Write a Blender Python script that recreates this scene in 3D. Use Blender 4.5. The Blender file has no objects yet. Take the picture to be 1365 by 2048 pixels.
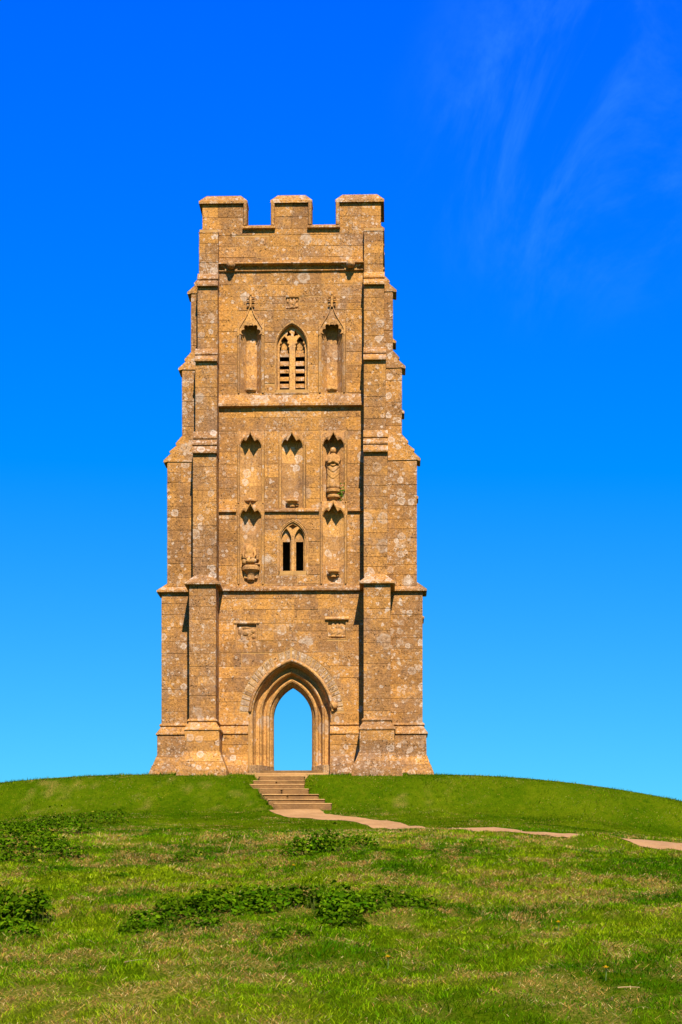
import bpy, bmesh, math, random
import numpy as np
from mathutils import Vector
from mathutils.geometry import tessellate_polygon

random.seed(11)
rng = np.random.RandomState(5)
R = math.radians
sc = bpy.context.scene
COL = sc.collection

# ------------------------------------------------------------------ camera
F, D, YH = 3600.0, 60.0, 1900.0          # focal length in photo pixels, metres to the facade, horizon row
CX, CZ = 1.65, -5.883
cd = bpy.data.cameras.new('camera'); cam = bpy.data.objects.new('camera', cd); COL.objects.link(cam)
cam.location = (CX, -D, CZ); cam.rotation_euler = (R(90), 0, 0)
cd.sensor_fit = 'VERTICAL'; cd.sensor_height = 36; cd.lens = F / 2048 * 36
cd.shift_y = (YH - 1024) / 2048; cd.clip_start = 0.1; cd.clip_end = 20000
sc.camera = cam

# ------------------------------------------------------------------ light
SUN_EL, SUN_AZ = 43.0, 8.0               # azimuth to the right of straight behind the camera
w = bpy.data.worlds.new('World'); sc.world = w; w.use_nodes = True
nt = w.node_tree; nt.nodes.clear()
def wn(t, **k):
    n = nt.nodes.new(t)
    for a, b in k.items(): setattr(n, a, b)
    return n
sky = wn('ShaderNodeTexSky', sky_type='NISHITA', sun_disc=False, sun_elevation=R(SUN_EL), sun_rotation=R(180 - SUN_AZ),
         altitude=150, air_density=1.0, dust_density=0.25, ozone_density=3.0)
# the photograph's deep blue: each channel of the sky shaped on its own
sep = wn('ShaderNodeSeparateColor'); com = wn('ShaderNodeCombineColor')
def wmath(op, a, b):
    n = wn('ShaderNodeMath', operation=op)
    for k, q in enumerate((a, b)):
        if hasattr(q, 'is_linked'): nt.links.new(q, n.inputs[k])
        else: n.inputs[k].default_value = q
    return n.outputs[0]
nt.links.new(sky.outputs[0], sep.inputs[0])
nt.links.new(wmath('MULTIPLY', wmath('MAXIMUM', wmath('SUBTRACT', sep.outputs[0], 2.1), 0.0), 0.182), com.inputs[0])
nt.links.new(wmath('MULTIPLY', wmath('POWER', sep.outputs[1], 1.12), 0.372), com.inputs[1])
nt.links.new(wmath('MINIMUM', wmath('MULTIPLY', wmath('POWER', sep.outputs[2], 0.22), 4.23), 5.47), com.inputs[2])
bg = wn('ShaderNodeBackground'); bg.inputs['Strength'].default_value = 0.10
wo = wn('ShaderNodeOutputWorld')
L = nt.links.new
# thin cirrus wisps
tc = wn('ShaderNodeTexCoord')
mr_ = wn('ShaderNodeMapping'); mr_.inputs['Rotation'].default_value = (0, R(60), 0)
mp = wn('ShaderNodeMapping'); mp.inputs['Scale'].default_value = (8.0, 6.0, 15.0)
nz = wn('ShaderNodeTexNoise'); nz.inputs['Scale'].default_value = 1.0; nz.inputs['Detail'].default_value = 7; nz.inputs['Roughness'].default_value = 0.64; nz.inputs['Distortion'].default_value = 0.45
nb = wn('ShaderNodeTexNoise'); nb.inputs['Scale'].default_value = 3.1; nb.inputs['Detail'].default_value = 2
r1 = wn('ShaderNodeMapRange', interpolation_type='SMOOTHSTEP'); r1.inputs[1].default_value = 0.38; r1.inputs[2].default_value = 0.80
dv = Vector(((1235 - 682) / F, 1, (YH - 235) / F)).normalized()
dotn = wn('ShaderNodeVectorMath', operation='DISTANCE'); dotn.inputs[1].default_value = dv
wadd = wn('ShaderNodeMath', operation='MULTIPLY_ADD'); wadd.inputs[1].default_value = -0.10
r2 = wn('ShaderNodeMapRange', interpolation_type='SMOOTHSTEP'); r2.inputs[1].default_value = 0.066; r2.inputs[2].default_value = -0.02
mul = wn('ShaderNodeMath', operation='MULTIPLY'); mul2 = wn('ShaderNodeMath', operation='MULTIPLY'); mul2.inputs[1].default_value = 0.30
cmix = wn('ShaderNodeMix', data_type='RGBA'); cmix.inputs[7].default_value = (0.95, 3.3, 5.4, 1)
L(tc.outputs['Generated'], mr_.inputs['Vector']); L(mr_.outputs[0], mp.inputs['Vector']); L(mp.outputs[0], nz.inputs['Vector']); L(nz.outputs['Fac'], r1.inputs[0])
L(tc.outputs['Generated'], nb.inputs['Vector']); L(tc.outputs['Generated'], dotn.inputs[0])
L(nb.outputs['Fac'], wadd.inputs[0]); L(dotn.outputs['Value'], wadd.inputs[2]); L(wadd.outputs[0], r2.inputs[0])
L(r1.outputs[0], mul.inputs[0]); L(r2.outputs[0], mul.inputs[1]); L(mul.outputs[0], mul2.inputs[0]); L(mul2.outputs[0], cmix.inputs[0])
L(com.outputs[0], cmix.inputs[6])
L(cmix.outputs[2], bg.inputs['Color']); L(bg.outputs[0], wo.inputs['Surface'])

sd = bpy.data.lights.new('sun', 'SUN'); sd.energy = 4.9; sd.angle = R(0.53); sd.color = (1.0, 0.92, 0.78)
sun = bpy.data.objects.new('sun', sd); COL.objects.link(sun); sun.location = (10, -40, 40)
s_dir = Vector((math.sin(R(SUN_AZ)) * math.cos(R(SUN_EL)), -math.cos(R(SUN_AZ)) * math.cos(R(SUN_EL)), math.sin(R(SUN_EL))))
sun.rotation_euler = s_dir.to_track_quat('Z', 'Y').to_euler()
sc.view_settings.view_transform = 'Standard'; sc.view_settings.look = 'None'
sc.view_settings.exposure = 0.9; sc.view_settings.gamma = 1.0; sc.view_settings.use_curve_mapping = False
sc.render.engine = 'CYCLES'

# ------------------------------------------------------------------ helpers
def X(px, y=0.0): return CX + (px - 682.5) * (D + y) / F
def Z(py, y=0.0): return CZ + (YH - py) * (D + y) / F

def mesh_obj(name, verts, faces, mat, parent=None, tint=None, smooth=False, fix=True):
    me = bpy.data.meshes.new(name); me.from_pydata([tuple(v) for v in verts], [], faces)
    if fix:
        bm = bmesh.new(); bm.from_mesh(me); bmesh.ops.remove_doubles(bm, verts=bm.verts, dist=1e-5)
        bmesh.ops.recalc_face_normals(bm, faces=bm.faces); bm.to_mesh(me); bm.free()
    a = me.attributes.new('tint', 'FLOAT_COLOR', 'POINT')
    t = tint if tint is not None else rtint()
    a.data.foreach_set('color', np.tile(np.array([t[0], t[1], t[2], 1.0], np.float32), len(me.vertices)))
    me.materials.append(mat)
    if smooth: me.polygons.foreach_set('use_smooth', [True] * len(me.polygons))
    ob = bpy.data.objects.new(name, me); COL.objects.link(ob)
    if parent is not None: ob.parent = parent
    return ob

def rtint(b=0.0, lich=0.0):
    return (min(1, max(0, random.gauss(0.5, 0.17))), random.random(), min(1, max(0, b + lich + random.random() * 0.25)))

def tag(o, label, cat=None, group=None, kind=None):
    if label: o['label'] = label
    if cat: o['category'] = cat
    if group: o['group'] = group
    if kind: o['kind'] = kind
    return o

def empty(name, loc=(0, 0, 0), rz=0.0):
    e = bpy.data.objects.new(name, None); COL.objects.link(e); e.location = loc; e.rotation_euler = (0, 0, rz)
    e.empty_display_size = 0.3
    return e

# ------------------------------------------------------------------ materials
class NB:
    def __init__(s, name):
        s.m = bpy.data.materials.new(name); s.m.use_nodes = True; s.t = s.m.node_tree; s.t.nodes.clear()
        s.out = s.n('ShaderNodeOutputMaterial')
    def n(s, t, **k):
        q = s.t.nodes.new(t)
        for a, b in k.items(): setattr(q, a, b)
        return q
    def link(s, a, b): s.t.links.new(a, b)
    def val(s, sock, v):
        if hasattr(v, 'is_linked'): s.link(v, sock)
        else: sock.default_value = v
    def noise(s, vec, scale, detail=4, rough=0.55, dist=0.0):
        q = s.n('ShaderNodeTexNoise'); q.inputs['Scale'].default_value = scale; q.inputs['Detail'].default_value = detail
        q.inputs['Roughness'].default_value = rough; q.inputs['Distortion'].default_value = dist
        s.link(vec, q.inputs['Vector']); return q
    def vor(s, vec, scale, feature='F1', rnd=1.0):
        q = s.n('ShaderNodeTexVoronoi', feature=feature); q.inputs['Scale'].default_value = scale; q.inputs['Randomness'].default_value = rnd
        s.link(vec, q.inputs['Vector']); return q
    def mr(s, v, a, b, c=0.0, d=1.0, smooth=True):
        q = s.n('ShaderNodeMapRange', interpolation_type='SMOOTHSTEP' if smooth else 'LINEAR')
        s.val(q.inputs[0], v); s.val(q.inputs[1], a); s.val(q.inputs[2], b); s.val(q.inputs[3], c); s.val(q.inputs[4], d)
        return q.outputs[0]
    def math(s, op, a, b=0.0, c=0.0):
        q = s.n('ShaderNodeMath', operation=op); s.val(q.inputs[0], a); s.val(q.inputs[1], b); s.val(q.inputs[2], c); return q.outputs[0]
    def mix(s, f, a, b, mode='MIX'):
        q = s.n('ShaderNodeMix', data_type='RGBA', blend_type=mode); s.val(q.inputs[0], f)
        s.val(q.inputs[6], a if hasattr(a, 'is_linked') else (*a, 1)); s.val(q.inputs[7], b if hasattr(b, 'is_linked') else (*b, 1))
        return q.outputs[2]

def stone_material(name, gold=(0.60, 0.285, 0.060), dull=(0.36, 0.178, 0.056), lichen=1.0, bump=1.0):
    b = NB(name)
    co = b.n('ShaderNodeTexCoord').outputs['Object']
    at = b.n('ShaderNodeAttribute', attribute_name='tint'); sp = b.n('ShaderNodeSeparateColor'); b.link(at.outputs['Color'], sp.inputs[0])
    tb, tw, tl = sp.outputs[0], sp.outputs[1], sp.outputs[2]
    n_big = b.noise(co, 0.55, 5, 0.6).outputs['Fac']
    n_mid = b.noise(co, 3.2, 8, 0.68, 0.4).outputs['Fac']
    n_fine = b.noise(co, 17, 6, 0.7).outputs['Fac']
    n_grain = b.noise(co, 60, 3, 0.7).outputs['Fac']
    # gold <-> dull by area, mottling and stone
    f = b.math('ADD', b.math('MULTIPLY', n_big, 1.1), b.math('MULTIPLY', n_mid, 0.9))
    f = b.math('ADD', f, b.math('MULTIPLY_ADD', tw, 0.34, -0.17))
    f = b.mr(f, 0.80, 1.22)
    c = b.mix(f, gold, dull)
    c = b.mix(b.mr(b.noise(co, 1.7, 6, 0.65, 0.6).outputs['Fac'], 0.60, 0.76, 0, 0.55), c, (0.78, 0.42, 0.11))       # bright iron-gold faces
    c = b.mix(b.mr(b.noise(co, 2.3, 7, 0.72, 0.9).outputs['Fac'], 0.53, 0.70, 0, 0.70), c, (0.25, 0.145, 0.066))     # brown weathering
    c = b.mix(b.mr(b.noise(co, 0.9, 7, 0.7, 0.8).outputs['Fac'], 0.50, 0.64, 0, 0.5), c, (0.29, 0.175, 0.092))
    c = b.mix(b.mr(b.noise(co, 6.5, 8, 0.75, 0.5).outputs['Fac'], 0.54, 0.68, 0, 0.55), c, (0.205, 0.112, 0.048))
    c = b.mix(b.mr(b.noise(co, 9.5, 8, 0.75, 1.2).outputs['Fac'], 0.56, 0.66, 0, 0.6), c, (0.80, 0.44, 0.125))
    v = b.math('MULTIPLY', b.mr(n_fine, 0.30, 0.70, 0.58, 1.42, False), b.mr(n_grain, 0.3, 0.7, 0.72, 1.28, False))
    v = b.math('MULTIPLY', v, b.mr(tb, 0.0, 1.0, 0.82, 1.16, False))
    cv = b.n('ShaderNodeHueSaturation'); b.link(c, cv.inputs['Color']); b.link(v, cv.inputs['Value']); c = cv.outputs[0]
    # pits
    warp = b.n('ShaderNodeVectorMath', operation='MULTIPLY_ADD'); nw = b.noise(co, 7, 6, 0.75)
    b.link(nw.outputs['Color'], warp.inputs[0]); warp.inputs[1].default_value = (0.21, 0.21, 0.21); b.link(co, warp.inputs[2]); wv = warp.outputs[0]
    pv = b.vor(wv, 13).outputs['Distance']
    pit = b.math('MULTIPLY', b.mr(pv, 0.12, 0.30, 1, 0), b.mr(b.noise(co, 1.9, 4, 0.7).outputs['Fac'], 0.47, 0.60))
    c = b.mix(b.math('MULTIPLY', pit, 0.72), c, (0.07, 0.036, 0.016))
    # lichen rosettes, three sizes
    h = pit
    boost = b.mr(tl, 0.2, 1.0, 0.0, 1.0, False)
    zone = b.noise(co, 0.8, 3, 0.6).outputs['Fac']
    for scl, rmin, rmax, thr, colr, op in ((1.5, 0.08, 0.50, 0.44, (0.60, 0.46, 0.29), 0.75), (2.9, 0.06, 0.46, 0.47, (0.80, 0.67, 0.47), 0.74),
                                           (7.0, 0.06, 0.44, 0.50, (0.84, 0.69, 0.47), 0.85)):
        vo = b.vor(wv, scl); s2 = b.n('ShaderNodeSeparateColor'); b.link(vo.outputs['Color'], s2.inputs[0])
        rad = b.mr(s2.outputs[0], 0, 1, rmin, rmax, False)
        gate = b.math('ADD', s2.outputs[1], b.math('MULTIPLY_ADD', zone, 1.5, -0.75))
        gate = b.math('ADD', gate, b.math('MULTIPLY', boost, 0.55))
        gate = b.mr(gate, thr + 0.12 - 0.10 * (lichen - 1), thr + 0.20 - 0.10 * (lichen - 1))
        q = b.math('DIVIDE', vo.outputs['Distance'], rad)
        disc = b.math('MULTIPLY', b.mr(q, 0.86, 1.02, 1, 0), gate)
        ring = b.mr(b.math('ABSOLUTE', b.math('SUBTRACT', q, 0.80)), 0.02, 0.24, 1, 0.0)
        inner = b.mr(n_fine, 0.35, 0.65, 0.15, 0.75)
        a = b.math('MULTIPLY', disc, b.math('MULTIPLY', b.math('MAXIMUM', ring, inner), op))
        a = b.math('MULTIPLY', a, b.mr(s2.outputs[2], 0, 1, 0.45, 1.0))
        c = b.mix(a, c, colr)
    # crusty pale patches
    zc = b.math('ADD', b.noise(co, 0.7, 4, 0.65).outputs['Fac'], b.math('MULTIPLY', boost, 0.28))
    cr = b.math('MULTIPLY', b.mr(b.noise(co, 8, 8, 0.78, 1.0).outputs['Fac'], 0.53, 0.63), b.mr(zc, 0.40, 0.62))
    c = b.mix(b.math('MULTIPLY', cr, min(1.0, 0.72 * lichen)), c, (0.74, 0.56, 0.33))
    cr2 = b.math('MULTIPLY', b.mr(b.noise(co, 19, 6, 0.75, 0.6).outputs['Fac'], 0.58, 0.68), b.mr(zc, 0.44, 0.66))
    c = b.mix(b.math('MULTIPLY', cr2, min(1.0, 0.85 * lichen)), c, (0.88, 0.74, 0.52))
    dk = b.math('MULTIPLY', b.mr(b.noise(co, 23, 5, 0.75).outputs['Fac'], 0.60, 0.70), b.mr(b.noise(co, 1.1, 4).outputs['Fac'], 0.40, 0.60))
    c = b.mix(b.math('MULTIPLY', dk, 0.75), c, (0.10, 0.052, 0.02))
    # rain streaks, stretched down the wall
    ms = b.n('ShaderNodeMapping'); ms.inputs['Scale'].default_value = (5.5, 5.5, 0.45); b.link(co, ms.inputs['Vector'])
    stk = b.math('MULTIPLY', b.mr(b.noise(ms.outputs[0], 1.0, 6, 0.65, 0.3).outputs['Fac'], 0.50, 0.72), b.mr(b.noise(co, 0.45, 3).outputs['Fac'], 0.42, 0.62))
    c = b.mix(b.math('MULTIPLY', stk, 0.5), c, (0.20, 0.115, 0.058))
    c = b.mix(1.0, c, (0.72, 0.69, 0.78), 'MULTIPLY')
    bs = b.n('ShaderNodeBsdfPrincipled'); bs.inputs['Roughness'].default_value = 1.0; bs.inputs['Specular IOR Level'].default_value = 0.0
    b.link(c, bs.inputs['Base Color'])
    hh = b.math('ADD', b.math('MULTIPLY', n_fine, 0.8), b.math('MULTIPLY', n_grain, 0.35))
    hh = b.math('ADD', hh, b.math('MULTIPLY', n_mid, 0.9)); hh = b.math('SUBTRACT', hh, b.math('MULTIPLY', pit, 0.9))
    bp = b.n('ShaderNodeBump'); bp.inputs['Strength'].default_value = 0.8 * bump; bp.inputs['Distance'].default_value = 0.055
    b.link(hh, bp.inputs['Height']); b.link(bp.outputs[0], bs.inputs['Normal']); b.link(bs.outputs[0], b.out.inputs['Surface'])
    return b.m

STONE = stone_material('golden_ashlar')
DRESS = stone_material('dressed_stone', gold=(0.62, 0.32, 0.082), dull=(0.46, 0.235, 0.075), lichen=0.55, bump=0.6)
GREYS = stone_material('grey_lichened_stone', gold=(0.54, 0.33, 0.13), dull=(0.38, 0.22, 0.09), lichen=1.25)

def simple_material(name, c1, c2, scale, rough=0.9, bump=0.3, c3=None, attr=False, dist=0.03):
    b = NB(name); co = b.n('ShaderNodeTexCoord').outputs['Object']
    n1 = b.noise(co, scale, 8, 0.65, 0.3).outputs['Fac']; n2 = b.noise(co, scale * 9, 5, 0.7).outputs['Fac']
    c = b.mix(b.mr(n1, 0.38, 0.62), c1, c2)
    if c3: c = b.mix(b.mr(n2, 0.56, 0.68), c, c3)
    c = b.mix(1.0, c, (0.68, 0.66, 0.64), 'MULTIPLY')
    bs = b.n('ShaderNodeBsdfPrincipled'); bs.inputs['Roughness'].default_value = rough; bs.inputs['Specular IOR Level'].default_value = 0.1
    b.link(c, bs.inputs['Base Color'])
    bp = b.n('ShaderNodeBump'); bp.inputs['Strength'].default_value = bump; bp.inputs['Distance'].default_value = dist
    b.link(b.math('ADD', n1, n2), bp.inputs['Height']); b.link(bp.outputs[0], bs.inputs['Normal'])
    b.link(bs.outputs[0], b.out.inputs['Surface']); return b.m

MORTAR = simple_material('sandy_mortar', (0.60, 0.33, 0.105), (0.46, 0.25, 0.085), 3.0)
INSIDE = simple_material('shade_dark_interior', (0.20, 0.12, 0.05), (0.14, 0.085, 0.04), 2.0)  # stone darkened in its colour to stand in for unlit recesses
LEAD = simple_material('light_cap_lead', (0.12, 0.12, 0.12), (0.18, 0.17, 0.16), 2.0)  # for the unseen slab that shuts daylight out of the tower
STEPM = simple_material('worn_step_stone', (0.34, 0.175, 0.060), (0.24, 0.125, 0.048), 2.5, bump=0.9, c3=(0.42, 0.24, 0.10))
TREADM = simple_material('worn_lit_tread_stone', (0.62, 0.36, 0.13), (0.48, 0.27, 0.10), 3.0, bump=0.8, c3=(0.70, 0.46, 0.22))  # worn treads, coloured lighter to paint in the lit nosings
GRAVEL = simple_material('pink_gravel', (0.56, 0.31, 0.115), (0.46, 0.25, 0.09), 1.2, bump=1.0, c3=(0.66, 0.41, 0.19), dist=0.02)

# ------------------------------------------------------------------ terrain
_pd = [-400, -60, 0, 8, 14, 20, 27, 34, 39.5, 42, 45.5, 50, 53, 55.9, 58.0, 60, 66, 72, 80, 95, 130, 260, 500]
_pz = [-120, -20, -7.45, -6.95, -6.46, -5.72, -4.80, -3.92, -3.27, -3.12, -2.92, -2.45, -2.03, -1.56, -0.26, -0.03, 0.0, -0.1, -1.2, -5.5, -22, -80, -120]
_fd = np.arange(-400, 500.001, 0.1); _fz = np.interp(_fd, _pd, _pz)
_k = np.exp(-0.5 * (np.arange(-12, 13) / 4.5) ** 2); _k /= _k.sum()
_fz = np.convolve(np.pad(_fz, 12, mode='edge'), _k, mode='valid')
_tab = rng.rand(64, 256, 256)
def vnoise(x, y, seed=0):
    x = np.asarray(x, float); y = np.asarray(y, float)
    xi = np.floor(x).astype(int); yi = np.floor(y).astype(int); fx = x - xi; fy = y - yi
    fx = fx * fx * (3 - 2 * fx); fy = fy * fy * (3 - 2 * fy); T = _tab[seed % 64]
    a = T[xi & 255, yi & 255]; b = T[(xi + 1) & 255, yi & 255]; c = T[xi & 255, (yi + 1) & 255]; d = T[(xi + 1) & 255, (yi + 1) & 255]
    return (a * (1 - fx) + b * fx) * (1 - fy) + (c * (1 - fx) + d * fx) * fy
def fbm(x, y, seed=0, o=4):
    s = 0; a = 0.5; t = 0
    for i in range(o): s = s + a * vnoise(x * 2 ** i + 17 * i, y * 2 ** i + 31 * i, seed + i); t += a; a *= 0.55
    return s / t

STEP_PX = [(518, 610, 1553, 1563), (506, 611, 1563, 1570), (499, 609, 1570, 1579), (507, 618, 1579, 1590), (525, 638, 1590, 1600), (536, 650, 1600, 1608), (547, 664, 1608, 1618)]
STEP_Y = [-1.15 - 0.52 * i for i in range(7)]
def gh(x, y):
    x = np.asarray(x, float); y = np.asarray(y, float); d = y + D
    z = np.interp(d, _fd, _fz)
    fr = np.clip(x - 4.5, 0, 60); fl = np.clip(-4.5 - x, 0, 60)
    z = z - 0.0125 * np.minimum(fr, 16) ** 2 - 0.4 * np.maximum(fr - 16, 0) - 0.0105 * np.minimum(fl, 16) ** 2 - 0.336 * np.maximum(fl - 16, 0)
    wgt = np.clip((58.0 - d) / 6, 0, 1)
    z = z + wgt * (fbm(x * 0.45, d * 0.45, 3, 3) - 0.5) * 0.22 + np.clip((59 - d) / 3, 0, 1) * (fbm(x * 1.9, d * 1.9, 9, 3) - 0.5) * (0.05 + 0.13 * np.clip((40 - d) / 4, 0, 1))
    z = z + 0.22 * np.exp(-((x - 6.75) / 0.6) ** 2 - ((y + 24.0) / 0.8) ** 2)
    # steps cut into the bank
    for i, (xa, xb, t, bt) in enumerate(STEP_PX):
        ys = STEP_Y[i]; x0, x1 = X(xa, ys), X(xb, ys)
        inside = np.clip((x - x0 + 0.12) / 0.15, 0, 1) * np.clip((x1 + 0.12 - x) / 0.15, 0, 1) * np.clip((y - ys + 0.05) / 0.1, 0, 1) * np.clip((ys + 0.57 - y) / 0.1, 0, 1)
        z = z - inside * np.maximum(z - (Z(bt, ys) - 0.06), 0)
    return z

PATH = [(0.22, -4.15, 0.80), (0.40, -5.0, 0.74), (0.75, -5.8, 0.66), (1.5, -6.9, 0.60), (2.4, -8.4, 0.58), (3.05, -10.4, 0.56), (3.35, -12.6, 0.55), (3.7, -15.2, 0.6), (4.1, -18.2, 0.6), (4.9, -20.6, 0.56), (5.9, -21.5, 0.56), (7.2, -22.4, 0.85), (8.6, -23.3, 1.35), (10.2, -24, 1.4), (13, -25, 1.2), (18, -28, 1.2), (24, -34, 1.2)]
def path_samples():
    out = []
    P = [np.array(p) for p in PATH]
    for i in range(len(P) - 1):
        p0 = P[max(i - 1, 0)]; p1 = P[i]; p2 = P[i + 1]; p3 = P[min(i + 2, len(P) - 1)]
        for k in range(8):
            t = k / 8
            out.append(0.5 * ((2 * p1) + (-p0 + p2) * t + (2 * p0 - 5 * p1 + 4 * p2 - p3) * t * t + (-p0 + 3 * p1 - 3 * p2 + p3) * t ** 3))
    return np.array(out)
PS = path_samples()
def path_dist(x, y):
    x = np.asarray(x, float).ravel(); y = np.asarray(y, float).ravel(); best = np.full(x.shape, 9.0)
    near = np.where((y < -4) & (x > -2))[0]
    if len(near):
        for p in PS:
            dd = np.hypot(x[near] - p[0], y[near] - p[1]) - p[2]
            best[near] = np.minimum(best[near], dd)
    return best

def at(px, py, dmin=11.0, dmax=59.0):
    ds = np.arange(dmin, dmax, 0.05); xs = CX + (px - 682.5) * ds / F; zs = CZ + (YH - py) * ds / F
    g = gh(xs, ds - D); hit = np.where(g >= zs)[0]
    i = hit[0] if len(hit) else len(ds) - 1
    return xs[i], ds[i] - D, float(g[i])

def axis(fine0, fine1, step, far):
    a = list(np.arange(fine0, fine1 + 1e-6, step)); s = step; v = fine1
    while v < far: s *= 1.25; v += s; a.append(v)
    s = step; v = fine0
    while v > -far: s *= 1.25; v -= s; a.insert(0, v)
    return np.array(a)
gx = axis(-14, 17, 0.2, 6000); gy = axis(-50, 3, 0.2, 6000)
GX, GY = np.meshgrid(gx, gy, indexing='ij'); GZ = gh(GX, GY)
far = np.hypot(GX, GY); GZ = np.where(far > 300, np.minimum(GZ, -120), GZ); GZ = np.maximum(GZ, -120)
nx, ny = GX.shape
gv = np.stack([GX.ravel(), GY.ravel(), GZ.ravel()], 1)
ii, jj = np.meshgrid(np.arange(nx - 1), np.arange(ny - 1), indexing='ij')
q0 = (ii * ny + jj).ravel(); gf = np.stack([q0, q0 + ny, q0 + ny + 1, q0 + 1], 1)
def np_mesh(name, verts, faces, mat, cols=None, smooth=False):
    me = bpy.data.meshes.new(name); n = faces.shape[1]
    me.vertices.add(len(verts)); me.vertices.foreach_set('co', np.ascontiguousarray(verts, np.float32).ravel())
    me.loops.add(faces.size); me.loops.foreach_set('vertex_index', np.ascontiguousarray(faces, np.int32).ravel())
    me.polygons.add(len(faces)); me.polygons.foreach_set('loop_start', np.arange(0, faces.size, n, dtype=np.int32))
    me.update(calc_edges=True)
    if cols is not None:
        a = me.attributes.new('tint', 'FLOAT_COLOR', 'POINT'); a.data.foreach_set('color', np.ascontiguousarray(cols, np.float32).ravel())
    if smooth: me.polygons.foreach_set('use_smooth', np.ones(len(faces), bool))
    me.materials.append(mat)
    ob = bpy.data.objects.new(name, me); COL.objects.link(ob); return ob

def dry_mask(x, y):
    """0 green .. 1 dry straw: dry patches on the rough near slope, green turf round the tower"""
    d = np.asarray(y) + D
    n = fbm(x * 0.55 + 4, d * 0.30, 20, 4) * 0.42 + fbm(x * 3.4, d * 1.9, 26, 4) * 0.70
    bias = np.interp(d, [13, 17, 24, 33, 40, 44], [0.065, 0.055, 0.035, 0.06, 0.03, -0.10]) - np.clip((x - 3.4) / 6, 0, 1) * 0.10
    return np.clip((n + bias - 0.560) / 0.15, 0, 1)

b = NB('turf')
co = b.n('ShaderNodeTexCoord').outputs['Object']
at_ = b.n('ShaderNodeAttribute', attribute_name='tint'); sp_ = b.n('ShaderNodeSeparateColor'); b.link(at_.outputs['Color'], sp_.inputs[0])
mpn = b.n('ShaderNodeMapping'); mpn.inputs['Scale'].default_value = (1, 0.55, 1); b.link(co, mpn.inputs['Vector']); mv = mpn.outputs[0]
n1 = b.noise(mv, 0.5, 6, 0.62).outputs['Fac']; n2 = b.noise(mv, 5, 7, 0.7).outputs['Fac']; n3 = b.noise(co, 34, 4, 0.75).outputs['Fac']
c = b.mix(b.mr(n1, 0.36, 0.66), (0.060, 0.108, 0.001), (0.098, 0.140, 0.002))
c = b.mix(b.mr(n2, 0.50, 0.74, 0, 0.6), c, (0.170, 0.170, 0.006))
c = b.mix(b.mr(n2, 0.30, 0.48, 0.7, 0), c, (0.024, 0.068, 0.001))
c = b.mix(b.math('MULTIPLY', sp_.outputs[0], b.mr(n3, 0.40, 0.62, 0.08, 0.6)), c, (0.36, 0.235, 0.050))
hv = b.n('ShaderNodeHueSaturation'); b.link(c, hv.inputs['Color']); b.link(b.mr(n3, 0.28, 0.72, 0.40, 1.15, False), hv.inputs['Value'])
bs = b.n('ShaderNodeBsdfPrincipled'); bs.inputs['Roughness'].default_value = 1.0; bs.inputs['Specular IOR Level'].default_value = 0.0
b.link(hv.outputs[0], bs.inputs['Base Color'])
bp = b.n('ShaderNodeBump'); bp.inputs['Strength'].default_value = 0.7; bp.inputs['Distance'].default_value = 0.06
b.link(b.math('ADD', n3, b.math('MULTIPLY', n2, 1.5)), bp.inputs['Height']); b.link(bp.outputs[0], bs.inputs['Normal']); b.link(bs.outputs[0], b.out.inputs['Surface'])
TURF = b.m
gcol = np.zeros((len(gv), 4), np.float32); gcol[:, 0] = dry_mask(gv[:, 0], gv[:, 1]) * (np.hypot(gv[:, 0], gv[:, 1]) < 300); gcol[:, 3] = 1
ground = np_mesh('ground', gv, gf, TURF, gcol, True); ground['kind'] = 'structure'

# gravel path draped on the hill
pv_, pf_ = [], []; M = 9
PSd = PS
for i, p in enumerate(PSd):
    q = PSd[min(i + 1, len(PSd) - 1)] - PSd[max(i - 1, 0)]; t = np.array([q[0], q[1]]); t /= np.linalg.norm(t); nrm = np.array([-t[1], t[0]])
    jl = (vnoise(i * 0.3, 3.3, 5) - 0.5) * 0.14; jr = (vnoise(i * 0.3, 9.3, 6) - 0.5) * 0.14
    for k in range(M):
        u = k / (M - 1) * 2 - 1; off = u * p[2] + (jl if u > 0 else jr) * abs(u)
        x = p[0] + nrm[0] * off; y = p[1] + nrm[1] * off
        pv_.append((x, y, float(gh(x, y)) + 0.022 - 0.012 * abs(u) ** 4))
for i in range(len(PSd) - 1):
    for k in range(M - 1): pf_.append((i * M + k, i * M + k + 1, (i + 1) * M + k + 1, (i + 1) * M + k))
pth = mesh_obj('path', pv_, pf_, GRAVEL, smooth=True); pth['kind'] = 'structure'

# ------------------------------------------------------------------ tower
TW = empty('church_tower', (0, 0, 0), R(-1.6))
tag(TW, 'tall golden stone church tower with battlements, buttresses and an open arched doorway', 'tower')
BX, TY = 2.98, 6.1                       # body half width, depth
XI = 2.42                                # inner face of the front buttresses
#        z0    z1     xo    pf    S
STG = [(1.62, 6.08, 3.30, 1.10, 4.37), (6.30, 10.42, 3.20, 0.90, 4.18), (11.22, 13.50, 3.14, 0.70, 3.68), (14.02, 16.05, 3.09, 0.50, 3.38), (16.58, 17.95, 3.06, 0.30, None)]
SA, SB = 0.16, 0.88                      # side buttress front and back faces (y)

stones = []                              # (verts, faces, tint, weight)  weight > 0: shown to the camera
joined_v, joined_f, joined_t = [], [], []

def add_stone(v, f, t, wgt): stones.append((v, f, t, wgt))

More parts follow.
